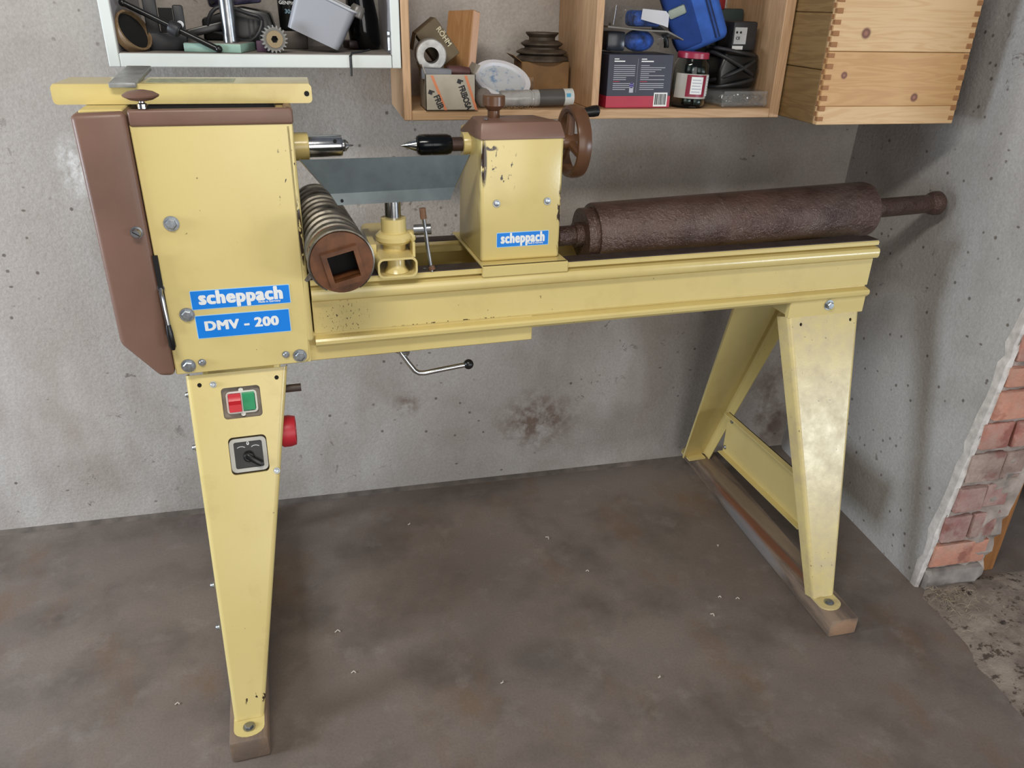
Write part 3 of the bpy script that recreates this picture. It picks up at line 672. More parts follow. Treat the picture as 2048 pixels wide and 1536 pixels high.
# rusty roller
rl = thing('iron_roller', 'dark brown rusty iron roller with shaft ends resting on the bed', 'roller', l2w(.66, 1.592, .9345), 0, rot=(0, -R(1.6), LA-R(.3)))
m = N('rusty_brown_iron'); m.setp(.22, .25)
c = m.mix(m.ramp(m.noise(8, 6, .65), .35, .65), '#46342f', '#634c44'); c = m.mix(m.math('MULTIPLY', m.ramp(m.noise(5, 5, .6, m.mp((1, 2, 2))), .52, .66), .45), c, '#75665e'); c = m.mix(m.math('MULTIPLY', m.ramp(m.noise(26, 4), .62, .70), .6), c, '#3a2420')
m.col(c); m.bump(m.noise(105, 3, .75), 1.0, .005); IRON = m.m
part('drum', MB().lathe([(.030, .012), (.0660, .0125), (.0675, .016), (.0675, .722), (.064, .734), (.030, .735)], (0, 0, 0), (1, 0, 0), 56), IRON, rl)
part('hub_disc', MB().lathe([(.058, -.012), (.058, .013)], (0, 0, 0), (1, 0, 0), 40), IRON, rl)
part('shaft_end', MB().lathe([(.020, -.070), (.022, -.068), (.022, -.030), (.027, -.029), (.027, -.010)], (0, 0, 0), (1, 0, 0), 24), IRON, rl)
part('long_shaft', MB().lathe([(.025, .734), (.0238, .74), (.0228, .928), (.027, .934), (.0300, .944), (.0300, .956), (.025, .963), (.010, .965)], (0, 0, 0), (1, 0, 0), 28), IRON, rl)

# ------------------------------------------------------------------ wall cabinets
def board(name, x0, x1, y0, y1, z0, z1, mat, parent, org, b=.0015):
    t = MB().rbox(x0, x1, y0, y1, z0, z1, b, 1); t.v = [(p[0]-org[0], p[1]-org[1], p[2]-org[2]) for p in t.v]; return part(name, t, mat, parent)
WCM = plain('white_lacquer', '#dde3df', .45, 0, .04, 8); WIN = plain('grey_lining', '#a9a6a8', .6, 0, .1, 10); WFL = plain('dusty_shelf', '#948b82', .85, 0, .15, 18)
o_ = (-.106, 1.945, 1.264); wc = thing('white_cabinet', 'open white wall cabinet full of tools above the headstock', 'cabinet', o_)
board('side_panel', -.394, -.373, 1.80, 2.093, 1.264, 1.80, WCM, wc, o_)
board('side_panel', .163, .1815, 1.80, 2.093, 1.264, 1.80, WCM, wc, o_)
board('bottom_board', -.3725, .162, 1.80, 2.093, 1.264, 1.2895, WCM, wc, o_)
board('top_board', -.3725, .162, 1.80, 2.093, 1.775, 1.80, WCM, wc, o_)
t = board('shelf_liner', -.372, .1625, 1.803, 2.092, 1.2896, 1.2908, WFL, wc, o_, .0003)
board('side_liner', -.3729, -.3715, 1.803, 2.09, 1.29, 1.77, WIN, wc, o_, .0003)
board('side_liner', .1615, .1629, 1.803, 2.09, 1.29, 1.77, WIN, wc, o_, .0003)
board('board_gap', .0735, .0790, 1.7992, 1.81, 1.2642, 1.2893, DARK, wc, o_, .0003)
hp = MB().rbox(.1560, .1615, 1.806, 1.822, 1.298, 1.325, .001, 1); hp.rbox(.1555, .1620, 1.801, 1.815, 1.327, 1.337, .002, 1); hp.v = [(p[0]-o_[0], p[1]-o_[1], p[2]-o_[2]) for p in hp.v]; part('hinge_plate', hp, ZINC, wc)
PINE = woodmat('pine_cabinet', '#b8946c', '#cca982', 0, 1.1); PINEV = woodmat('pine_cabinet_upright', '#b5916c', '#cda781', 2, 1.1)
o_ = (.64, 1.945, 1.157); pc = thing('pine_cabinet', 'open pine wall cabinet with two compartments of clutter', 'cabinet', o_)
board('side_panel', .184, .2015, 1.80, 2.093, 1.157, 1.80, PINEV, pc, o_)
board('divider', .6135, .631, 1.80, 2.093, 1.1785, 1.78, PINEV, pc, o_)
board('side_panel', 1.0705, 1.0965, 1.80, 2.093, 1.157, 1.80, PINEV, pc, o_)
board('bottom_board', .2017, 1.0703, 1.80, 2.093, 1.157, 1.178, PINE, pc, o_)
board('top_board', .2017, 1.0703, 1.80, 2.093, 1.78, 1.80, PINE, pc, o_)
# finger-jointed box beside it
o_ = (1.283, 1.80, 1.160); fb = thing('pine_box', 'finger-jointed pine box fixed high in the corner', 'wooden box', o_)
PB1 = woodmat('box_pine_light', '#cfa877', '#dfbd8e', 0, 1.0, knots=[((1.183-1.283, -.155, 1.352-1.16), .011)])
PB2 = woodmat('box_pine_warm', '#c2945f', '#d3a772', 0, 1.0, knots=[((1.149-1.283, -.155, 1.266-1.16), .0075), ((1.343-1.283, -.155, 1.219-1.16), .009)])
PBS = woodmat('box_side_pine', '#7d623c', '#93764c', 1, 1.0); ENDG = plain('end_grain', '#a8774c', .7, 0, .15, 60)
X0, X1, YF, YBK = 1.101, 1.464, 1.645, 2.02
board('front_board', X0+.0005, X1, YF, YF+.016, 1.2005, 1.3145, PB2, fb, o_, .0012); board('front_board', X0+.0005, X1, YF, YF+.016, 1.1605, 1.2, PB1, fb, o_, .0012)
board('front_board', X0+.0005, X1, YF, YF+.016, 1.3155, 1.50, PB1, fb, o_, .0012)
for z0, z1 in ((1.1605, 1.275), (1.2765, 1.39), (1.3915, 1.50)):
    board('side_board', X0, X0+.015, YF+.0165, YBK, z0, z1, PBS, fb, o_); board('side_board', X1-.015, X1, YF+.0165, YBK, z0, z1, PBS, fb, o_)
board('back_board', X0+.016, X1-.016, YBK-.015, YBK, 1.1605, 1.50, PBS, fb, o_)
fm = None
for side in (0, 1):
    for i in range(15):
        z = 1.168+i*.0222
        if fm is None: fm = mesh('joint_finger', MB().rbox(-.0075, .0075, -.0008, .010, 0, .0105, .0008, 1))
        q = part('joint_finger', fm, ENDG, fb); q.location = ((X0+.0078 if side == 0 else X1-.0078)-o_[0], YF-.0008-o_[1]+.0012*((i*7) % 3 == 0), z-o_[2])
        if side == 0:
            q = part('joint_gap', fm, ENDG, fb); q.location = (X0-.0006+.0075-o_[0], YF+.006-o_[1], z+.011-o_[2]); q.scale = (1.0, 1, .92)

# ------------------------------------------------------------------ things in the white cabinet (shelf at z = 1.291)
ZW = 1.2908
wdm = woodmat('old_disc_wood', '#6f5a41', '#8d7455', 2, 1.0)
rgn = thing('wooden_ring', 'round wooden ring leaning in the left end of the white cabinet', 'ring', (-.340, 1.835, ZW), 0)
part('ring', MB().lathe([(.036, -.008), (.040, -.010), (.040, .010), (.036, .010)], (-.010, .005, .0355), (.80, -.50, .45), 36, closed=True), wdm, rgn)
part('dark_pad', MB().lathe([(.0358, -.002), (.0358, .002)], (-.010, .005, .0355), (.80, -.50, .45), 36), DARK, rgn)
DG = plain('dark_grey_plastic', '#2b2b2e', .5, 0, .2, 30)
ms = thing('machine_block', 'dark grey slotted machine block standing behind the wooden ring', 'machine part', (-.285, 1.90, ZW), .15)
t = MB().rbox(-.045, .03, -.03, .03, 0, .035, .003); t.rbox(-.045, -.02, -.03, .03, .03, .10, .003); t.rbox(.01, .03, -.03, .03, .03, .085, .003); part('body', t, DG, ms)
part('slot', MB().box(-.018, .009, -.0305, -.02, .036, .08), DARK, ms); part('set_screw', MB().cyl((.02, -.03, .05), (.02, -.04, .05), .007), STEEL, ms)
sp_ = thing('clamp_spindle', 'long black clamp spindle lying slantwise in the white cabinet', 'clamp', (-.27, 1.815, ZW), 0)
part('rod', MB().tube([(-.085, .020, .088), (.085, -.004, .0065)], .0058, 12), BLACK, sp_); part('nut', MB().lathe([(.012, -.010), (.014, -.006), (.014, .008), (.011, .012)], (.004, .009, .044), (.85, -.1, -.42), 14), DG, sp_)
part('rod_cap', MB().ball((-.086, .020, .0885), .0075, 12), BLACK, sp_); part('rod_cap', MB().ball((.085, -.004, .0075), .0073, 12), BLACK, sp_)
GRN = plain('pale_green_enamel', '#8fae9f', .4, 0, .15, 20)
cs = thing('column_stand', 'pale green base plate with an upright steel column', 'stand', (-.185, 1.86, ZW), -R(14))
part('base_plate', MB().rbox(-.062, .055, -.042, .055, 0, .017, .002), GRN, cs); part('column', MB().cyl((.022, 0, .016), (.022, 0, .30), .0145, n=28), STEEL, cs)
part('dusty_top', MB().rbox(-.060, .053, -.040, .053, .0168, .0176, .0003, 1), WFL, cs)
vh = thing('vented_housing', 'black slotted plastic housing behind the steel column', 'housing', (-.125, 1.98, ZW), 0)
part('shell', MB().bev(MB().prism([(-.10, 0), (.045, 0), (.052, .03), (.040, .075), (-.02, .085), (-.10, .06)], 1, -.05, .05), .006, 2), BLACK, vh)
for i in range(5): part('vent_slot', MB().box(-.006+i*.010, -.002+i*.010, -.0515, -.049, .02, .06), DG, vh)
solo('lever_bar', MB().rbox(-.055, .055, -.010, .010, -.008, .008, .003, 2), BLACK, 'thick black bar lying behind the screw handle', 'bar', (-.215, 1.905, ZW+.040), (0, -R(14), R(8)))
solo('white_tray', MB().bev(MB().prism([(-.045, 0), (.045, 0), (.038, .028), (-.045, .030)], 1, -.03, .03), .004, 2), plain('white_foam', '#cfd2d8', .6, 0, .06), 'small white tray lying on the dark machine block', 'tray', (-.285, 1.90, ZW+.1005), (0, R(2), 0))
solo('clear_wrap', MB().rbox(-.055, .055, -.03, .03, 0, .045, .006, 2), plain('dark_violet_film', '#39354a', .12, 0, .5, 30), 'crumpled dark violet film pack on the vented housing', 'packaging', (-.155, 1.965, ZW+.087), (0, -R(6), R(8)))
pth = []
for i in range(26):
    a = 2*math.pi*i/25; pth.append((-.155+.055*math.cos(a), 1.90+.02*math.sin(a*2)*.4, ZW+.052+.030*math.sin(a)+.006*math.cos(3*a)))
pth[0] = pth[-1]
solo('cable_loop', MB().tube(pth, .004, 8), DG, 'looped dark cable behind the column stand', 'cable')
solo('purple_block', MB().rbox(-.016, .016, -.01, .01, 0, .022, .003, 2), plain('dull_purple', '#5d4258', .6), 'small dull purple block beside the toothed cutter', 'block', (-.098, 1.86, ZW))
mc = thing('milling_cutter', 'toothed steel milling cutter standing on edge in the white cabinet', 'cutter', (-.0755, 1.822, ZW), R(12))
part('disc', MB().plate(circ(0, .0265, .0225, 36), [circ(0, .0265, .0072, 6)], .012, lambda a, b, d: (a, -.006+d, b)), plain('cutter_body', '#77746e', .5, .3), mc)
part('brass_ring', MB().plate(circ(0, .0265, .0165, 36), [circ(0, .0265, .0074, 6)], .002, lambda a, b, d: (a, -.0085+d, b)), plain('brass', '#9c8866', .5, .2), mc)
CUTM = plain('cutter_steel', '#9b9a96', .5, .2, .2, 80)
tm = mesh('tooth', MB().prism([(.021, -.0016), (.0268, .0006), (.0262, .0024), (.021, .0026)], 1, -.0065, .0065))
dsc = [o for o in mc.children if o.name.startswith('disc')][0]
for i in range(20):
    q = part('tooth', tm, CUTM, dsc); q.location = (0, 0, .0265); q.rotation_euler = (0, R(18*i), 0)
part('bore', MB().box(-.009, .009, .003, .005, .0175, .0355), DARK, mc)
# tilted tub
GP = N('grey_clear_plastic'); GP.setp(.35, 0); GP.col('#a9abb2'); GP.p.inputs['Transmission Weight'].default_value = .15; GP = GP.m
gt = thing('plastic_tub', 'grey translucent plastic tub tipped on its corner', 'tub', (.058, 1.880, ZW), 0, rot=(R(0), R(24), R(-6)))
t = MB()
def tubshape(w0, w1, d0, d1, h, th):
    o = rrect(-w0, w0, -d0, d0, .012, 4); u = rrect(-w1, w1, -d1, d1, .014, 4); n = len(o)
    oi = rrect(-w0+th, w0-th, -d0+th, d0-th, .010, 4); ui = rrect(-w1+th, w1-th, -d1+th, d1-th, .012, 4)
    v = [(p[0], p[1], 0) for p in o]+[(p[0], p[1], h) for p in u]+[(p[0], p[1], h) for p in ui]+[(p[0], p[1], th) for p in oi]
    f = [list(range(n))[::-1], [3*n+i for i in range(n)]]
    for k in range(3): f += [[k*n+i, k*n+(i+1) % n, (k+1)*n+(i+1) % n, (k+1)*n+i] for i in range(n)]
    return v, f
v, f = tubshape(.055, .062, .045, .055, .085, .002); t.add(v, f, Matrix.Translation((-.058, 0, .004)))
part('shell', t, GP, gt)
rim = rrect(-.0645, .0645, -.0575, .0575, .015, 4); t = MB().tube([(p[0]-.058, p[1], .089) for p in rim+[rim[0], rim[1]]], .0022, 6); part('rim', t, plain('pale_rim', '#cfd2d6', .3), gt)
bcup = thing('black_cup', 'black printed plastic cup leaning behind the grey tub', 'cup', (-.044, 1.990, ZW+.038), 0, rot=(0, R(3), R(-4)))
part('shell', MB().lathe([(.020, 0), (.023, .004), (.029, .085), (.0275, .085), (.0215, .006), (.001, .005)], (0, 0, 0), (0, 0, 1), 32), BLACK, bcup)
text('lettering', 'GENPICK', .010, at(0, -.0272, .055), WHITE, bcup, bold=.0002); text('lettering', '30x', .012, at(0, -.0262, .038), plain('pale_blue_print', '#9fc4d8', .5), bcup, bold=.0002)
solo('parts_tin', MB().rbox(-.035, .035, -.03, .03, 0, .0375, .003, 2), plain('dull_tin', '#57504a', .5, .4), 'low dull tin under the black cup', 'tin', (-.044, 1.99, ZW))
bh = thing('glossy_shell', 'tall glossy black curved shell at the right end of the white cabinet', 'casing', (.122, 1.990, ZW), R(20))
pr = [(.030, 0), (.0345, .01), (.036, .06), (.030, .12), (.022, .17), (.002, .18)]
part('shell', MB().lathe(pr, (0, 0, 0), (-.10, 0, 1), 28), plain('black_gloss', '#0b0b0d', .1, 0, .1), bh); part('foot_block', MB().rbox(-.05, -.02, -.02, .02, .002, .020, .004), plain('dark_red_brown', '#33201f', .4), bh)
solo('plastic_stopper', MB().lathe([(.013, 0), (.015, .002), (.015, .018), (.012, .024), (.002, .024)], (0, 0, 0), (0, 0, 1), 22), plain('smoke_plastic', '#6d6862', .3), 'small smoky grey cap on the rim of the tub', 'stopper', (.094, 1.860, ZW+.070), (0, R(24), 0))
solo('thin_wire', MB().tube([(.120, 1.855, ZW+.006), (.10, 1.82, ZW+.004), (.080, 1.803, ZW+.003), (.0765, 1.796, ZW-.004), (.0763, 1.7958, ZW-.030), (.0760, 1.797, ZW-.042)], .0022, 8), DG, 'thin dark wire hanging over the white cabinet edge', 'wire')

# ------------------------------------------------------------------ pine cabinet, left compartment (board at z = 1.178)
ZP = 1.1785
CARD = plain('printed_carton', '#b3aa9a', .8, 0, .08, 25); ORG = plain('orange_print', '#d8855c', .7, 0, .05); INK = BLACKP
fbx = thing('printed_carton', 'small grey carton with orange stripes and black lettering', 'carton', (.287, 1.845, ZP), 0)
t = MB(); a, b, h, th = .055, .050, .074, .0015
t.box(-a, a, -b, -b+th, 0, h); t.box(-a, a, b-th, b, 0, h+.004); t.box(-a, -a+th, -b, b, 0, h+.002); t.box(a-th, a, -b, b, 0, h); t.box(-a, a, -b, b, 0, th)
part('carton', t, CARD, fbx)
part('flap', MB().box(0, .022, -b, b, 0, th, Matrix.Translation((a, 0, h)) @ Matrix.Rotation(-R(58), 4, 'Y')), CARD, fbx); part('flap', MB().box(-.02, 0, -b, b, 0, th, Matrix.Translation((-a, 0, h)) @ Matrix.Rotation(R(70), 4, 'Y')), CARD, fbx)
for x in (-.044, .030):
    s = .022*.5
    x2 = x+.0295 if x < 0 else x+.0240; zb = .0008
    part('stripe', MB().prism([(x, .072), (x+.006, .072), (x2+.006, zb), (x2, zb)], 1, -b-.0004, -b-.0001), ORG, fbx)
    zc = .050 if x < 0 else .072
    part('emblem', MB().box(-.0045, .0045, -b-.0005, -b-.0001, -.0045, .0045, Matrix.Translation((x-(.0005 if x < 0 else .011), 0, zc-.012)) @ Matrix.Rotation(R(20), 4, 'Y')), INK, fbx)
    part('emblem', MB().box(-.0016, .0016, -b-.0005, -b-.0001, -.0016, .0016, Matrix.Translation((x+(.0065 if x < 0 else -.004), 0, zc-.011)) @ Matrix.Rotation(R(20), 4, 'Y')), INK, fbx)
text('lettering', 'FRIB', .0185, at(-.0275, -b-.0005, .0180, R(68)), INK, fbx, bold=.0006, xs=.85)
text('lettering', 'FRIBOSA', .0185, at(.0315, -b-.0005, .0265, R(70)), INK, fbx, bold=.0006, xs=.74)
solo('metal_sleeve', MB().lathe([(.0165, -.035), (.031, -.035), (.033, -.033), (.033, .035), (.0165, .035)], (0, 0, 0), (0, 1, 0), 40, closed=True), plain('cast_aluminium', '#b4b3b0', .45, .6, .2, 50, .3, 200), 'thick-walled aluminium sleeve lying in the printed carton', 'sleeve', (.252, 1.855, ZP+.1105), (0, 0, R(-4)))
solo('grey_bar', MB().rbox(-.033, .033, -.012, .012, 0, .024, .004, 2), plain('grey_bar_paint', '#77787c', .5), 'short grey bar lying along the carton rim', 'bar', (.2575, 1.812, ZP+.0620), (0, R(2), 0))
solo('dark_red_grip', MB().lathe([(.008, 0), (.0115, .004), (.0125, .03), (.010, .052), (.004, .055)], (0, 0, 0), (1, 0, -.06), 18), plain('dark_red_rubber', '#5b3a38', .5), 'dark red rounded grip sticking out of the carton', 'grip', (.283, 1.832, ZP+.0790))
rb = thing('chuck_box', 'brown cardboard box with white lettering tilted above the carton', 'box', (.300, 1.915, ZP+.096), 0, rot=(0, R(-37), 0))
RBX = plain('olive_brown_card', '#6a5c45', .75, 0, .12, 20)
part('carton', MB().rbox(-.028, .028, -.035, .035, 0, .090, .0015, 1), RBX, rb); part('torn_flap', MB().box(-.034, -.001, -.034, .034, .0, .0012, Matrix.Translation((-.027, 0, .088)) @ Matrix.Rotation(R(-40), 4, 'Y')), RBX, rb)
text('lettering', 'RÖHM', .0155, at(.019, -.0355, .048, R(90)), plain('cream_print', '#cfc5a5', .6), rb, bold=.0004)
WD = woodmat('beech_offcut', '#a87a4e', '#bd9062', 2, 1.2)
wbk = thing('wood_offcut', 'tall pale-edged wooden offcut leaning behind the brown box', 'wood block', (.335, 1.925, ZP+.012), 0, rot=(R(-3), R(13), R(42)))
part('block', MB().rbox(-.012, .014, -.020, .055, 0, .190, .002, 1), WD, wbk); part('split_face', MB().rbox(-.011, .013, -.0206, -.0198, .002, .188, .0003, 1), woodmat('pale_split', '#cda183', '#dcb79a', 2, 2.0), wbk)
LIDB = N('lid_print'); LIDB.setp(.4); LIDB.col(LIDB.mix(LIDB.ramp(LIDB.noise(35, 4, .6), .48, .62), '#c3c8cc', '#6f8fb4')); LIDB = LIDB.m
ld = thing('tub_lid', 'white round plastic lid with blue print lying aslant', 'lid', (.422, 1.895, ZP+.004), 0)
part('rim', MB().lathe([(.053, .006), (.053, 0), (.0655, 0), (.0675, .004), (.0675, .012), (.056, .012)], (0, 0, .045), (.12, -.62, 1), 48, closed=True), plain('white_plastic', '#dcdde2', .3, 0, .03), ld)
part('panel', MB().lathe([(.0545, 0), (.0545, .003)], (.0003, -.0015, .0476), (.12, -.62, 1), 48), LIDB, ld)
bxm = plain('brown_carton', '#86643c', .7, 0, .15, 18)
pb = thing('brown_carton', 'low brown cardboard box holding the pulley in the corner of the compartment', 'carton', (.548, 2.000, ZP), R(-3))
part('carton', MB().rbox(-.060, .058, -.045, .06, 0, .090, .002, 1), bxm, pb); part('flap', MB().box(-.024, .0, -.043, .058, 0, .0012, Matrix.Translation((-.060, 0, .089)) @ Matrix.Rotation(R(35), 4, 'Y')), bxm, pb)
part('torn_label', MB().box(-.056, -.03, -.0456, -.0450, .02, .055), plain('torn_paper', '#9b7f63', .8, 0, .3, 60), pb)
PUL = plain('pulley_iron', '#574d42', .6, .3, .25, 30)
pu = thing('step_pulley', 'dark four-step belt pulley standing on the brown carton', 'pulley', (.5465, 2.005, ZP+.0905), 0)
part('step_flange', MB().lathe([(.066, 0), (.066, .004), (.056, .012)], (0, 0, 0), (0, 0, 1), 44), PUL, pu)
part('step_flange', MB().lathe([(.050, .010), (.052, .013), (.062, .017), (.062, .020), (.050, .026)], (0, 0, 0), (0, 0, 1), 44), PUL, pu)
part('step_flange', MB().lathe([(.042, .026), (.042, .030), (.051, .036), (.051, .039), (.040, .045)], (0, 0, 0), (0, 0, 1), 44), PUL, pu)
part('step_flange', MB().lathe([(.032, .045), (.032, .052), (.040, .060), (.040, .063), (.022, .0635), (.018, .058)], (0, 0, 0), (0, 0, 1), 44), PUL, pu)
CT = N('clear_grey_tube'); CT.setp(.2); CT.col(CT.mix(CT.ramp(CT.noise(20, 3), .4, .6), '#7d7a76', '#a5a39f')); CT = CT.m
tu = thing('plastic_tube', 'grey plastic tube with a white labelled end lying on the pine board', 'tube', (.405, 1.836, ZP+.0192), 0, rot=(0, -R(1), R(3)))
part('tube', MB().lathe([(.010, 0), (.0175, .002), (.0185, .006), (.0185, .068), (.0172, .069), (.0172, .072), (.0185, .073), (.0172, .076), (.0172, .079), (.0185, .080), (.0185, .172), (.016, .174)], (0, 0, 0), (1, 0, 0), 32), CT, tu)
part('dark_filling', MB().lathe([(.01880, .092), (.01880, .152)], (0, 0, 0), (1, 0, 0), 32), plain('dark_grey_fill', '#4f4c49', .3), tu)
part('white_cap', MB().lathe([(.019, .153), (.019, .175), (.012, .1755)], (0, 0, 0), (1, 0, 0), 32), plain('cap_white', '#c8ccc8', .4, 0, .1), tu); part('blue_mark', MB().box(.156, .166, -.0192, -.0185, .002, .010), plain('label_blue', '#3f9cc0', .4), tu)
solo('dusty_rag', MB().ball((0, 0, .0215), .026, 16, (.75, .6, .83)), plain('dusty_cloth', '#8b8178', .9, 0, .2, 30, .8, 60), 'dusty grey rag lump beside the printed carton', 'rag', (.368, 1.838, ZP))
sv = MB()
for i in range(60):
    x = .44+rnd.gauss(0, .022); y = 1.810+abs(rnd.gauss(0, .006)); a = rnd.uniform(0, 6.3); L = rnd.uniform(.002, .006)
    sv.tube([(x, y, ZP+.001), (x+math.cos(a)*L, y+abs(math.sin(a))*L, ZP+.002+rnd.uniform(0, .003))], .0007, 3)
solo('sawdust', sv, plain('sawdust', '#8c6f4e', .9, 0, .4, 90), 'sawdust and shavings in front of the plastic tube', 'sawdust', kind='stuff')

# ------------------------------------------------------------------ pine cabinet, right compartment
NAVY = plain('dark_navy_card', '#2f3040', .4, 0, .05); CRIM = plain('crimson_card', '#b3243f', .4, 0, .05); GT = plain('grey_print', '#b9bcc4', .5, 0, .05)
nb = thing('navy_box', 'dark navy and red product box with white print and a barcode', 'box', (.7355, 1.88, ZP), R(0))
part('carton', MB().rbox(-.0800, .0790, -.060, .060, .0, .1165, .001, 1), NAVY, nb); part('red_band', MB().box(-.0802, .0792, -.0604, .0604, .0005, .0265), CRIM, nb)
rl_ = random.Random(11)
for cx, w in ((-.066, .052), (.000, .060)):
    part('print_heading', MB().box(cx, cx+w*.5, -.0606, -.0602, .1005, .1030), WHITE, nb); part('print_heading', MB().box(cx, cx+w*.22, -.0606, -.0602, .1055, .1075), WHITE, nb)
    for k in range(13):
        z = .092-k*.0043
        if k in (8, ): part('print_line', MB().box(cx, cx+w*.3, -.0606, -.0602, z, z+.0014), CRIM, nb); continue
        part('print_line', MB().box(cx, cx+w*rl_.choice((.35, .6, .85, 1, 1)), -.0606, -.0602, z, z+.0013), GT, nb)
part('print_rule', MB().box(-.0085, -.0081, -.0606, -.0602, .035, .108), GT, nb)
part('badge', MB().lathe([(.0055, 0), (.0055, .0004)], (-.020, -.0602, .050), (0, -1, 0), 20), plain('violet_badge', '#7a72b8', .5), nb); part('badge_text', MB().box(-.025, -.015, -.0607, -.0602, .034, .044), GT, nb)
bf = part('barcode_field', MB().box(.038, .072, -.0608, -.0604, .003, .034), WHITE, nb)
x = .041
while x < .069:
    q = rl_.choice((.0012, .0018, .0024)); part('barcode_bar', MB().box(x, x+q, -.0614, -.0606, .007, .031), INK, bf); x += q+rl_.choice((.0016, .0022))
# jar
GL = N('clear_glass'); GL.setp(.03); GL.col('#f0f5f1'); GL.p.inputs['Transmission Weight'].default_value = 1; GL.p.inputs['IOR'].default_value = 1.3; GL = GL.m
jr = thing('glass_jar', 'glass jar with red lid and red-white label', 'jar', (.868, 1.840, ZP), 0, rot=(0, R(2.2), 0))
part('glass', MB().lathe([(.030, 0), (.038, .002), (.0415, .008), (.0415, .088), (.039, .100), (.034, .108), (.0335, .122), (.031, .122), (.0315, .108), (.0365, .099), (.039, .088), (.039, .010), (.036, .005), (.001, .005)], (0, 0, 0), (0, 0, 1), 40), GL, jr)
part('lid', MB().lathe([(.0345, .108), (.037, .109), (.037, .120), (.035, .1225), (.001, .1228)], (0, 0, 0), (0, 0, 1), 40), plain('red_lid', '#a8324c', .3, 0, .08), jr)
def wrap(r, a0, a1, z0, z1, n=14, th=.0004):
    t = MB(); v = []; f = []
    for i in range(n+1):
        a = R(a0+(a1-a0)*i/n)-R(90)
        for rr in (r, r+th):
            for z in (z0, z1): v.append((rr*math.cos(a), rr*math.sin(a), z))
    for i in range(n): k = 4*i; f += [[k, k+4, k+5, k+1], [k+2, k+3, k+7, k+6], [k, k+2, k+6, k+4], [k+1, k+5, k+7, k+3]]
    return t.add(v, f+[[0, 1, 3, 2], [4*n, 4*n+2, 4*n+3, 4*n+1]])
part('label_back', wrap(.0417, -75, 80, .022, .076), plain('clear_label', '#b9b4ab', .4, 0, .1), jr); part('label_red', wrap(.0422, -34, 34, .026, .074), plain('label_crimson', '#8e1f38', .4), jr)
lw = part('label_white', wrap(.0427, -20, 20, .032, .070), WHITE, jr); lsd = part('label_side', wrap(.0427, 38, 72, .028, .074), WHITE, jr)
for k in range(5): part('label_line', wrap(.0431, -16, 12+(k % 2)*4, .036+k*.0065, .0385+k*.0065, 6), GT, lw)
for k in range(7): part('label_line', wrap(.0431, 42, 62+(k % 3)*3, .031+k*.006, .033+k*.006, 4), GT, lsd)
part('label_yellow', wrap(.0432, 66, 74, .030, .046, 3), plain('label_yellow', '#d8c23c', .4), jr)
AQ = plain('aqua_piece', '#8fc0b4', .2, 0, .1)
for p in ((-.014, -.020, .086), (.012, -.022, .083), (-.010, -.018, .016), (.014, -.02, .014), (.0, .012, .04), (-.012, .01, .065), (.014, .012, .06)):
    part('glass_piece', MB().rbox(p[0]-.010, p[0]+.010, p[1]-.008, p[1]+.008, p[2]-.009, p[2]+.009, .003, 2), AQ, jr)
# charger with wound cable
chg = thing('mains_charger', 'black charger unit wound with its own cable, rating sticker on top', 'charger', (1.004, 1.90, ZP+.038), 0)
part('body', MB().bev(MB().prism([(-.050, 0), (.048, 0), (.056, .05), (.046, .085), (-.040, .085), (-.054, .04)], 1, -.042, .055), .012, 3), BLACK, chg)
def loop(z, tilt, rx, ry, n=36, cx=0, cz=0): return [(cx+rx*math.cos(2*math.pi*i/n), ry*math.sin(2*math.pi*i/n), z+tilt*math.cos(2*math.pi*i/n)+cz) for i in range(n+1)]
for z, tl_, rx in ((.082, -.010, .055), (.052, -.030, .060), (.045, .028, .060), (.014, .012, .062)): part('cable', MB().tube(loop(z, tl_, rx, .052), .0045, 8), DG, chg)
bt = MB().rbox(-.016, .048, -.020, .055, .085, .150, .005, 2); part('upper_block', bt, DG, chg)
part('rating_sticker', MB().box(-.012, .020, -.0206, -.0201, .100, .137), plain('sticker_paper', '#cfd2d4', .4), chg)
for p in ((-.006, .126), (.004, .126)): part('sticker_mark', MB().lathe([(.0028, 0), (.0028, .0004)], (p[0], -.0206, p[1]), (0, -1, 0), 14), INK, chg)
text('sticker_print', 'CE', .009, at(-.002, -.0208, .113), INK, chg, bold=.0002); part('sticker_tab', MB().box(-.014, .014, -.0206, -.0201, .088, .096), WHITE, chg)
dr = thing('green_case', 'dark green tool battery case standing behind the blue pouch', 'case', (1.012, 2.02, ZP), 0)
part('case', MB().rbox(-.045, .050, -.045, .06, 0, .215, .006, 2), plain('dark_green_plastic', '#2c3a38', .5, 0, .1), dr); part('red_top', MB().rbox(-.050, -.006, -.048, .04, .212, .250, .004, 2), plain('red_plastic', '#8c1f26', .4), dr)
# bag of screws
SB = N('clear_bag'); SB.setp(.12); SB.col('#c3c7c7'); SB.p.inputs['Alpha'].default_value = .27; SB.bump(SB.noise(45, 4, .7), .8, .006); SB = SB.m
sg = thing('screw_bag', 'clear plastic bag of small screws under the charger', 'bag', (1.010, 1.865, ZP), 0)
t = MB().rbox(-.062, .064, -.050, .050, .0, .036, .009, 3); t.v = [(p[0]+rnd.uniform(-.003, .003), p[1]+rnd.uniform(-.003, .003), p[2]+(rnd.uniform(-.003, .003) if p[2] > .01 else 0)) for p in t.v]; part('film', t, SB, sg)
t = MB()
for i in range(70):
    p = (rnd.uniform(-.05, .052), rnd.uniform(-.040, .0), rnd.uniform(.005, .027)); d = Vector((rnd.gauss(0, 1), rnd.gauss(0, 1), rnd.gauss(0, .5))).normalized()*.008
    t.tube([p, (p[0]+d.x, p[1]+d.y, min(.031, max(.003, p[2]+d.z)))], [.0022, .0008], 6)
part('screws', t, CHROME, sg, None, 'stuff')
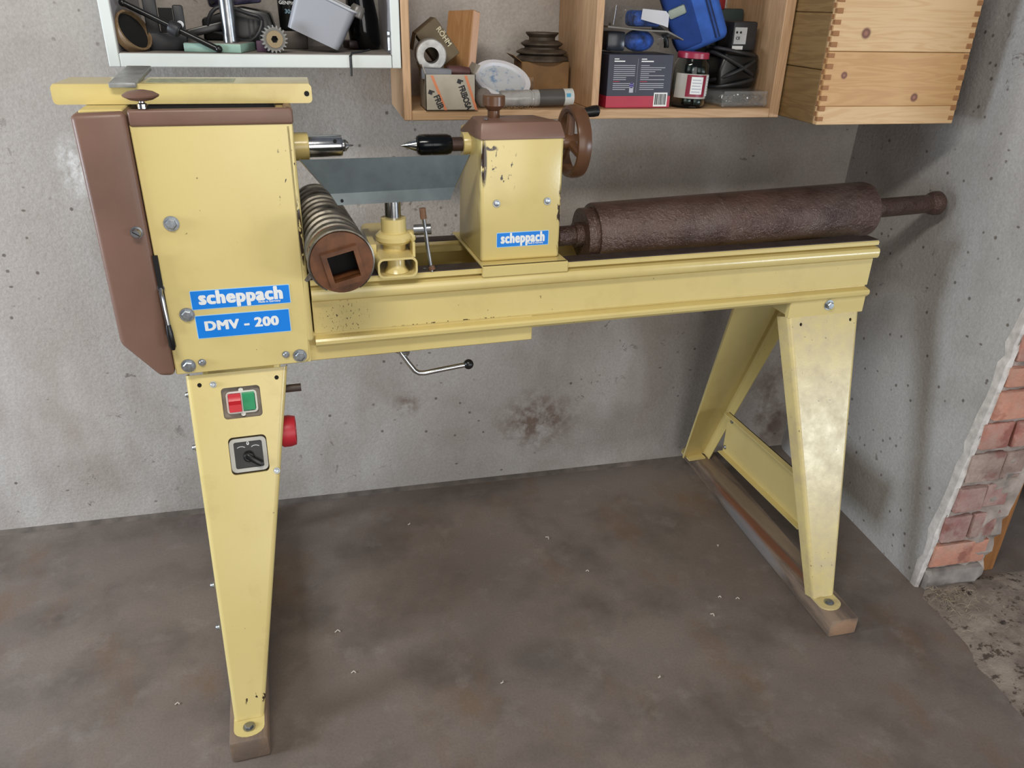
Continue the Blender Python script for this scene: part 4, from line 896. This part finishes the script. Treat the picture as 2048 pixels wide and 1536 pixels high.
# blue pouch
CLB = plain('blue_fabric', '#3562b8', .8, 0, .12, 30, .5, 500); CLD = plain('navy_fabric', '#1c3f86', .85, 0, .12, 30, .5, 500)
bp = thing('blue_pouch', 'blue zipped fabric pouch lying tilted above the jar', 'pouch', (.936, 1.905, ZP+.140), 0, rot=(R(8), R(-24), R(-20)))
part('body', MB().rbox(-.075, .048, -.045, .055, .0, .150, .018, 4), CLB, bp); part('side_panel', MB().rbox(-.0765, -.008, -.0465, .04, .01, .142, .010, 3), CLD, bp)
for x in (.018, .026): part('zip', MB().tube([(x, -.0465, .012), (x, -.047, .07), (x, -.0465, .14)], .0016, 6), plain('zip_dark', '#16294f', .6), bp)
part('zip_seam', MB().box(.018, .026, -.0468, -.0440, .012, .14), plain('zip_tape', '#274a8f', .8), bp)
part('pocket_tag', MB().rbox(-.070, -.030, -.0490, -.0462, .092, .112, .004, 2), plain('pale_tag', '#aab5aa', .5), bp)
# blister pack with blue filling and paper card
BL = N('blister_plastic'); BL.setp(.06); BL.col('#6b7275'); BL.p.inputs['Alpha'].default_value = .10; BL.p.inputs['IOR'].default_value = 1.45; BL = BL.m
zb = ZP+.117
bs = thing('blister_pack', 'clear blister pack with blue filling and a white paper card', 'package', (.735, 1.880, zb), R(-3))
part('lower_shell', MB().bev(MB().prism([(-.070, 0), (.050, 0), (.066, .030), (.072, .050), (-.076, .050)], 1, -.045, .06), .010, 2), BL, bs)
part('flange', MB().bev(MB().prism([(-.082, .054), (.00, .048), (.060, .046), (.100, .030), (.1015, .032), (.062, .0500), (.0, .052), (-.082, .058)], 1, -.058, .07), .0006, 1), plain('smoky_edge', '#6f6c66', .25), bs)
part('upper_shell', MB().bev(MB().prism([(-.050, .054), (.066, .050), (.064, .085), (.050, .098), (-.030, .100), (-.046, .092)], 1, -.045, .06), .008, 2), BL, bs)
BFM = plain('blue_filling', '#1f55b8', .8, 0, .5, 60)
part('blue_filling', MB().ball((.010, -.004, .026), .030, 18, (1.25, .9, .80)), BFM, bs); part('blue_filling', MB().rbox(-.015, .055, -.030, .04, .056, .090, .010, 2), BFM, bs)
part('paper_card', MB().plate([(.0, .094), (.056, .090), (.0640, .082), (.0640, .056), (.052, .060), (-.002, .072)], [], .001, lambda a, b, d: (a, -.0475+d, b)), plain('paper_white', '#cdcdd2', .7, 0, .06), bs)
part('dark_lining', MB().rbox(-.072, -.028, -.025, .05, .004, .045, .004), plain('blue_black', '#161c2c', .2), bs); part('clear_rod', MB().tube([(-.066, -.046, .060), (-.062, -.046, .10)], .0018, 6), CHROME, bs)
solo('black_hose', MB().tube([(.790+.040*math.cos(R(a)), 1.905, zb+.004+.046*math.sin(R(a))+.006) for a in range(0, 91, 10)], .006, 10), BLACK, 'curved black hose end beside the blister pack', 'hose')
